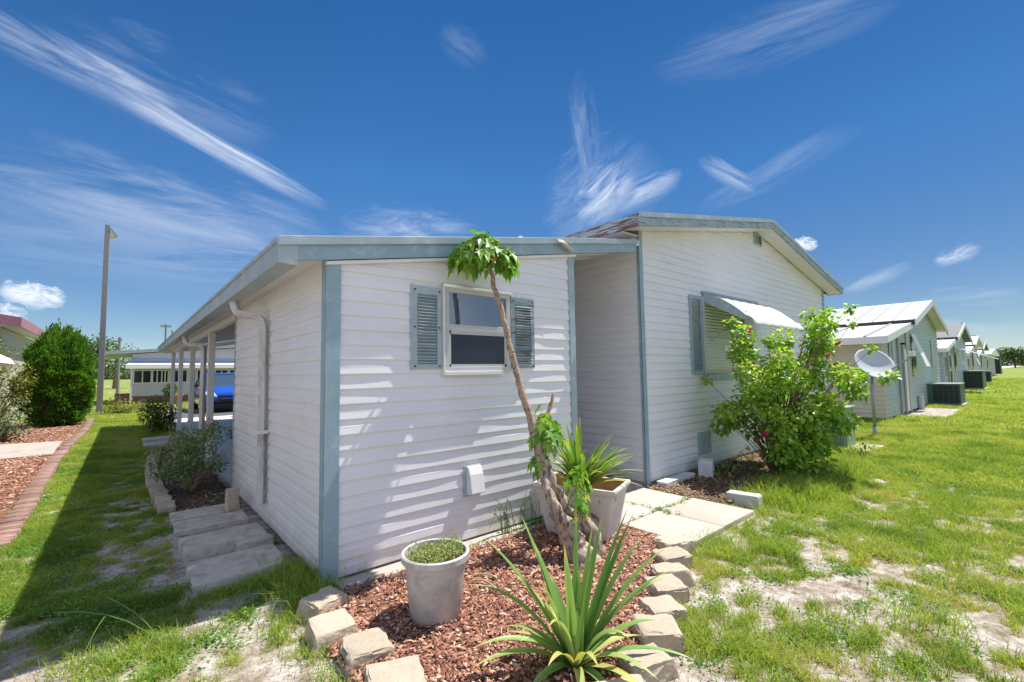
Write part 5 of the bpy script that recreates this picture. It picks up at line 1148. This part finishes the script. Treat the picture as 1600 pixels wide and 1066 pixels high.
# ------------------------------------------------------------------ house across the street
hs = empty('street_house', (-.87, 31, .32), 'long lilac grey house with white awning and dark windows across the street', 'house')
def build_street_house():
    r = hs
    # local x: 0 = left wall corner
    mb = MB(); siding(mb, (0, 0), (1, 0), (0, -1), 13.5, lambda s: 3.25+min(s, 13.5-s)*.085, .14, pitch=.2); mb.build('front_wall', NSIDW2, r)
    mb = MB(); mb.box(.02, 13.4, .05, 9, 0, 3.2); mb.build('wall_core', NSIDW2, r)
    def z(x): return 3.42+(min(x+1.2, 14.7-x))*.085
    mb = MB()
    for (a, b) in ((-1.6, 6.75), (6.751, 15.1)):
        mb.hexa([(a, -.6, z(a)-.22), (b, -.6, z(b)-.22), (b, 9, z(b)-.22), (a, 9, z(a)-.22), (a, -.6, z(a)), (b, -.6, z(b)), (b, 9, z(b)), (a, 9, z(a))])
    mb.build('roof', GUTTER, r)
    mb = MB(); mb.box(-.2, 13.6, -.08, -.015, 2.66, 2.92); mb.build('blue_band', mat('pale_blue_band', (.30, .38, .58), .5), r)  # flat pale blue strip along the wall above the awning
    mb = MB(); mb.hexa([(-.1, -.95, 2.12), (13.6, -.95, 2.12), (13.6, -.93, 2.12), (-.1, -.93, 2.12), (-.1, -.05, 2.62), (13.6, -.05, 2.62), (13.6, -.03, 2.66), (-.1, -.93, 2.17)])
    mb = MB(); mb.hexa([(-.35, -1.0, 2.16), (13.6, -1.0, 2.16), (13.6, -.04, 2.58), (-.1, -.04, 2.58), (-.35, -1.0, 2.46), (13.6, -1.0, 2.46), (13.6, -.04, 2.64), (-.1, -.04, 2.64)]); mb.build('awning', mat('bright_white_awning', (.88, .88, .86), .5), r)
    wins = [(.15, 1.10), (1.25, 1.72), (1.80, 2.12), (2.28, 3.3), (3.42, 3.85), (4.0, 5.0), (5.2, 6.0), (6.2, 7.3), (7.6, 8.8), (9.0, 10.2)]
    for (a, b) in wins:
        mb = MB()
        for q in ((a-.05, b+.05, 2.0, 2.06), (a-.05, b+.05, 1.08, 1.14), (a-.05, a, 1.14, 2.0), (b, b+.05, 1.14, 2.0), ((a+b)/2-.03, (a+b)/2+.03, 1.14, 2.0)): mb.box(q[0], q[1], -.05, -.012, q[2], q[3])
        w = mb.build('window', WHITE, r); mb = MB(); mb.box(a, b, -.03, -.014, 1.14, 2.0); mb.build('pane', GLASSD, w)
    mb = MB(); mb.box(.1, 13.4, -.06, .0, -.42, .14); mb.build('skirt', RBRICK, r)
    mb = MB(); mb.box(-.9, -.05, .3, 1.2, -.42, .35); mb.build('side_step', RBRICK, r)
    mb = MB(); mb.box(-.06, .04, -.9, -.8, -.4, 2.2); mb.build('post', WHITE, r)
NSIDW2 = mat('lilac_siding', (.52, .50, .56), .6, var=.04, vscale=2)
hs.scale = (.793, .793, .793)
build_street_house()
for i, (x, y, h, l) in enumerate(((-1.7, 48, 5.0, 'shorter distant utility pole left of the pair above the street house'), (2.05, 60, 7.4, 'distant utility pole with crossarm above the street house'), (2.75, 62, 6.9, 'distant bare utility pole just right of the crossarm pole'))):
    r = empty('utility_pole', (x+.1, y, 0), l, 'utility pole', 'utility poles beyond the street'); mb = MB(); mb.tube([(0, 0, 0), (0, 0, h)], [.12, .08], 8); mb.build('pole', POLEM, r)
    if i != 2: mb = MB(); mb.box(-.5 if i == 1 else -.15, .5 if i == 1 else .15, -.05, .05, h-.35, h-.1); mb.build('crossarm', GREYM, r)
for (x, y, s, l) in ((1.15, 28.6, .62, 'left terracotta pot before the street house'), (3.0, 28.6, .55, 'right terracotta pot partly behind a carport post')):
    r = empty('terracotta_pot', (x, y, 0), l, 'plant pot', 'terracotta pots before the street house'); mb = MB(); mb.lathe([(0, 0), (.28*s, 0), (.42*s, .75*s), (.46*s, .75*s), (.46*s, .85*s), (.40*s, .85*s), (.38*s, .75*s), (0, .75*s)], 16); mb.build('pot_body', TERRA, r, smooth=True)
clump_shrub('agave', (1.0, 29.4, .0), [(0, .75, .25), (.12, .9, .2), (-.12, .9, .2)], .25, 60, SHRUB, STEM, 'dark spiky plant beside the left terracotta pot', 'plant', width=.25)

# ------------------------------------------------------------------ blue car
car = empty('parked_car', (2.22, 18.75, .02), 'bright blue car parked beyond the carport, seen past the posts', 'car')
def build_car():
    W2 = .93
    # side profile y (0 = nose) , z ; cabin narrower at top
    sec = [(0.0, .35, .62, .80), (.05, .28, .80, .88), (.35, .25, .93, .92), (.9, .25, 1.02, .93), (1.25, .25, 1.08, .93), (2.0, .25, 1.12, .93), (3.2, .25, 1.12, .93), (4.1, .25, 1.10, .92), (4.45, .30, 1.02, .88), (4.5, .4, .9, .85)]
    mb = MB(); ring = []
    for (y, z0, z1, w) in sec:
        pts = [(-w*.93, z0), (-w, z0+.12), (-w, z1-.25), (-w*.96, z1-.08), (-w*.80, z1), (0, z1+.03), (w*.80, z1), (w*.96, z1-.08), (w, z1-.25), (w, z0+.12), (w*.93, z0)]
        ring.append([(p[0], y, p[1]) for p in pts])
    n = 11
    for rg in ring: mb.v += rg
    for i in range(len(ring)-1):
        for k in range(n): mb.f.append((i*n+k, i*n+(k+1) % n, (i+1)*n+(k+1) % n, (i+1)*n+k)); mb.m.append(0)
    mb.f.append(tuple(range(n))); mb.m.append(0); mb.f.append(tuple(range((len(ring)-1)*n, len(ring)*n))[::-1]); mb.m.append(0)
    mb.build('body', CARB, car, auto=50)
    mb = MB(); mb.hexa([(-.84, 1.15, 1.05), (.84, 1.15, 1.05), (.84, 4.3, 1.06), (-.84, 4.3, 1.06), (-.62, 1.95, 1.60), (.62, 1.95, 1.60), (.62, 3.75, 1.60), (-.62, 3.75, 1.60)]); mb.build('windows', GLASS, car, bevel=.03)
    mb = MB(); mb.hexa([(-.63, 1.90, 1.601), (.63, 1.90, 1.601), (.64, 3.85, 1.601), (-.64, 3.85, 1.601), (-.56, 2.0, 1.66), (.56, 2.0, 1.66), (.57, 3.75, 1.66), (-.57, 3.75, 1.66)]); mb.build('roof', CARB, car, bevel=.02)
    mb = MB()
    for s_ in (-1, 1): mb.tube([(s_*.85, 1.12, 1.05), (s_*.63, 1.93, 1.61), (s_*.63, 3.75, 1.61), (s_*.85, 4.25, 1.05)], .03, 6)
    mb.build('pillar', CARB, car)
    for s_ in (-1, 1):
        mb = MB(); mb.hexa([(s_*.46, -.03, .66), (s_*.86, .10, .68), (s_*.90, .45, .84), (s_*.55, .06, .80), (s_*.46, -.035, .70), (s_*.86, .08, .80), (s_*.93, .45, .90), (s_*.55, .04, .85)]); mb.build('headlight', LAMPG, car)
        mb = MB(); mb.tube([(s_*.9, 1.35, 1.08), (s_*1.02, 1.32, 1.14)], .03, 6); mb.box(min(s_*.98, s_*1.14), max(s_*.98, s_*1.14), 1.25, 1.40, 1.05, 1.2); mb.build('mirror', CARBK, car, bevel=.02)
    mb = MB(); mb.box(-.42, .42, -.03, .04, .66, .72); mb.box(-.5, .5, -.03, .04, .42, .54); mb.build('grille', CARBK, car)
    mb = MB(); mb.box(-.88, .88, -.01, .1, .22, .36); mb.build('bumper', CARBK, car, bevel=.02)
    mb = MB(); mb.box(-.3, .3, -.045, -.031, .58, .60); mb.build('badge', CHROME, car)
    for y in (.85, 3.6):
        for s_ in (-1, 1):
            w = MB(); x0, x1 = s_*.74, s_*.95; w.v = []
            seg = 24; prof = [(.20, x1), (.31, x1), (.335, x1-s_*.03), (.335, x0+s_*.03), (.31, x0), (.20, x0)]
            for (r, x) in prof:
                for k in range(seg): a = 2*math.pi*k/seg; w.v.append((x, y+r*math.cos(a), .33+r*math.sin(a)))
            for i in range(len(prof)-1):
                for k in range(seg): w.f.append((i*seg+k, i*seg+(k+1) % seg, (i+1)*seg+(k+1) % seg, (i+1)*seg+k)); w.m.append(0)
            t = w.build('wheel', TYRE, car, smooth=True)
            rm = MB(); rm.tube([(x1-s_*.06, y, .33), (x1-s_*.03, y, .33)], .20, 20)
            for k in range(5): a = k*1.257; rm.tube([(x1-s_*.02, y, .33), (x1-s_*.02, y+.19*math.cos(a), .33+.19*math.sin(a))], .022, 5)
            rm.build('rim', CHROME, t)
build_car()

# ------------------------------------------------------------------ neighbours on the left
nb = empty('mauve_roof_house', (-4.2, 18.0, 0), 'neighbour house with a mauve roof edge behind the dark tree at the left', 'house')
mb = MB(); siding(mb, (-8, 0), (1, 0), (0, -1), 8, lambda s: 3.30+min(s, 8-s)*.18, .1, pitch=.13); mb.box(-7.98, -.02, .03, 12, 0, 3.2); mb.build('wall', NSIDB, nb)
def zz(x): return 3.50+.18*min(.4-x, x+8.4)
mb = MB()
for a, b in ((-8.45, -4.001), (-4, .45)): mb.hexa([(a, -.5, zz(a)-.06), (b, -.5, zz(b)-.06), (b, 12, zz(b)-.06), (a, 12, zz(a)-.06), (a, -.5, zz(a)), (b, -.5, zz(b)), (b, 12, zz(b)), (a, 12, zz(a))])
mb.build('roof', ROOFW, nb)
mb = MB()
for a, b in ((-8.45, -4.001), (-4, .45)): mb.hexa([(a, -.54, zz(a)-.3), (b, -.54, zz(b)-.3), (b, -.501, zz(b)-.3), (a, -.501, zz(a)-.3), (a, -.54, zz(a)+.01), (b, -.54, zz(b)+.01), (b, -.501, zz(b)+.01), (a, -.501, zz(a)+.01)])
mb.box(.451, .49, -.54, 12, 3.2, 3.5); mb.build('fascia', MAUVE, nb)
mb = MB(); mb.box(.0, .45, -.5, 12, 3.22, 3.25); mb.build('soffit', WHITE, nb)
n2 = empty('awning_house', (-3.9, 2.0, 0), 'neighbour house at the left edge of which only a rounded white awning shows', 'house')
mb = MB(); siding(mb, (0, 0), (0, 1), (1, 0), 7.2, lambda s: 2.9, .1, pitch=.13); mb.box(-7, -.03, 0, 7.2, 0, 2.9); mb.build('wall', NSIDB, n2)
mb = MB(); mb.box(-7.2, .25, -.2, 7.4, 2.901, 3.0); mb.build('roof', ROOFW, n2)
mb = MB(); pa = [(0, 2.35), (.55, 2.16), (.95, 2.02), (1.12, 1.92), (1.17, 1.82), (1.12, 1.79), (1.05, 1.80), (0, 1.82)]
mb.prism(pa, 5.6, 7.05, 'y'); mb.build('awning', mat('white_awning_cloth', (.85, .84, .8), .5), n2, bevel=.02)
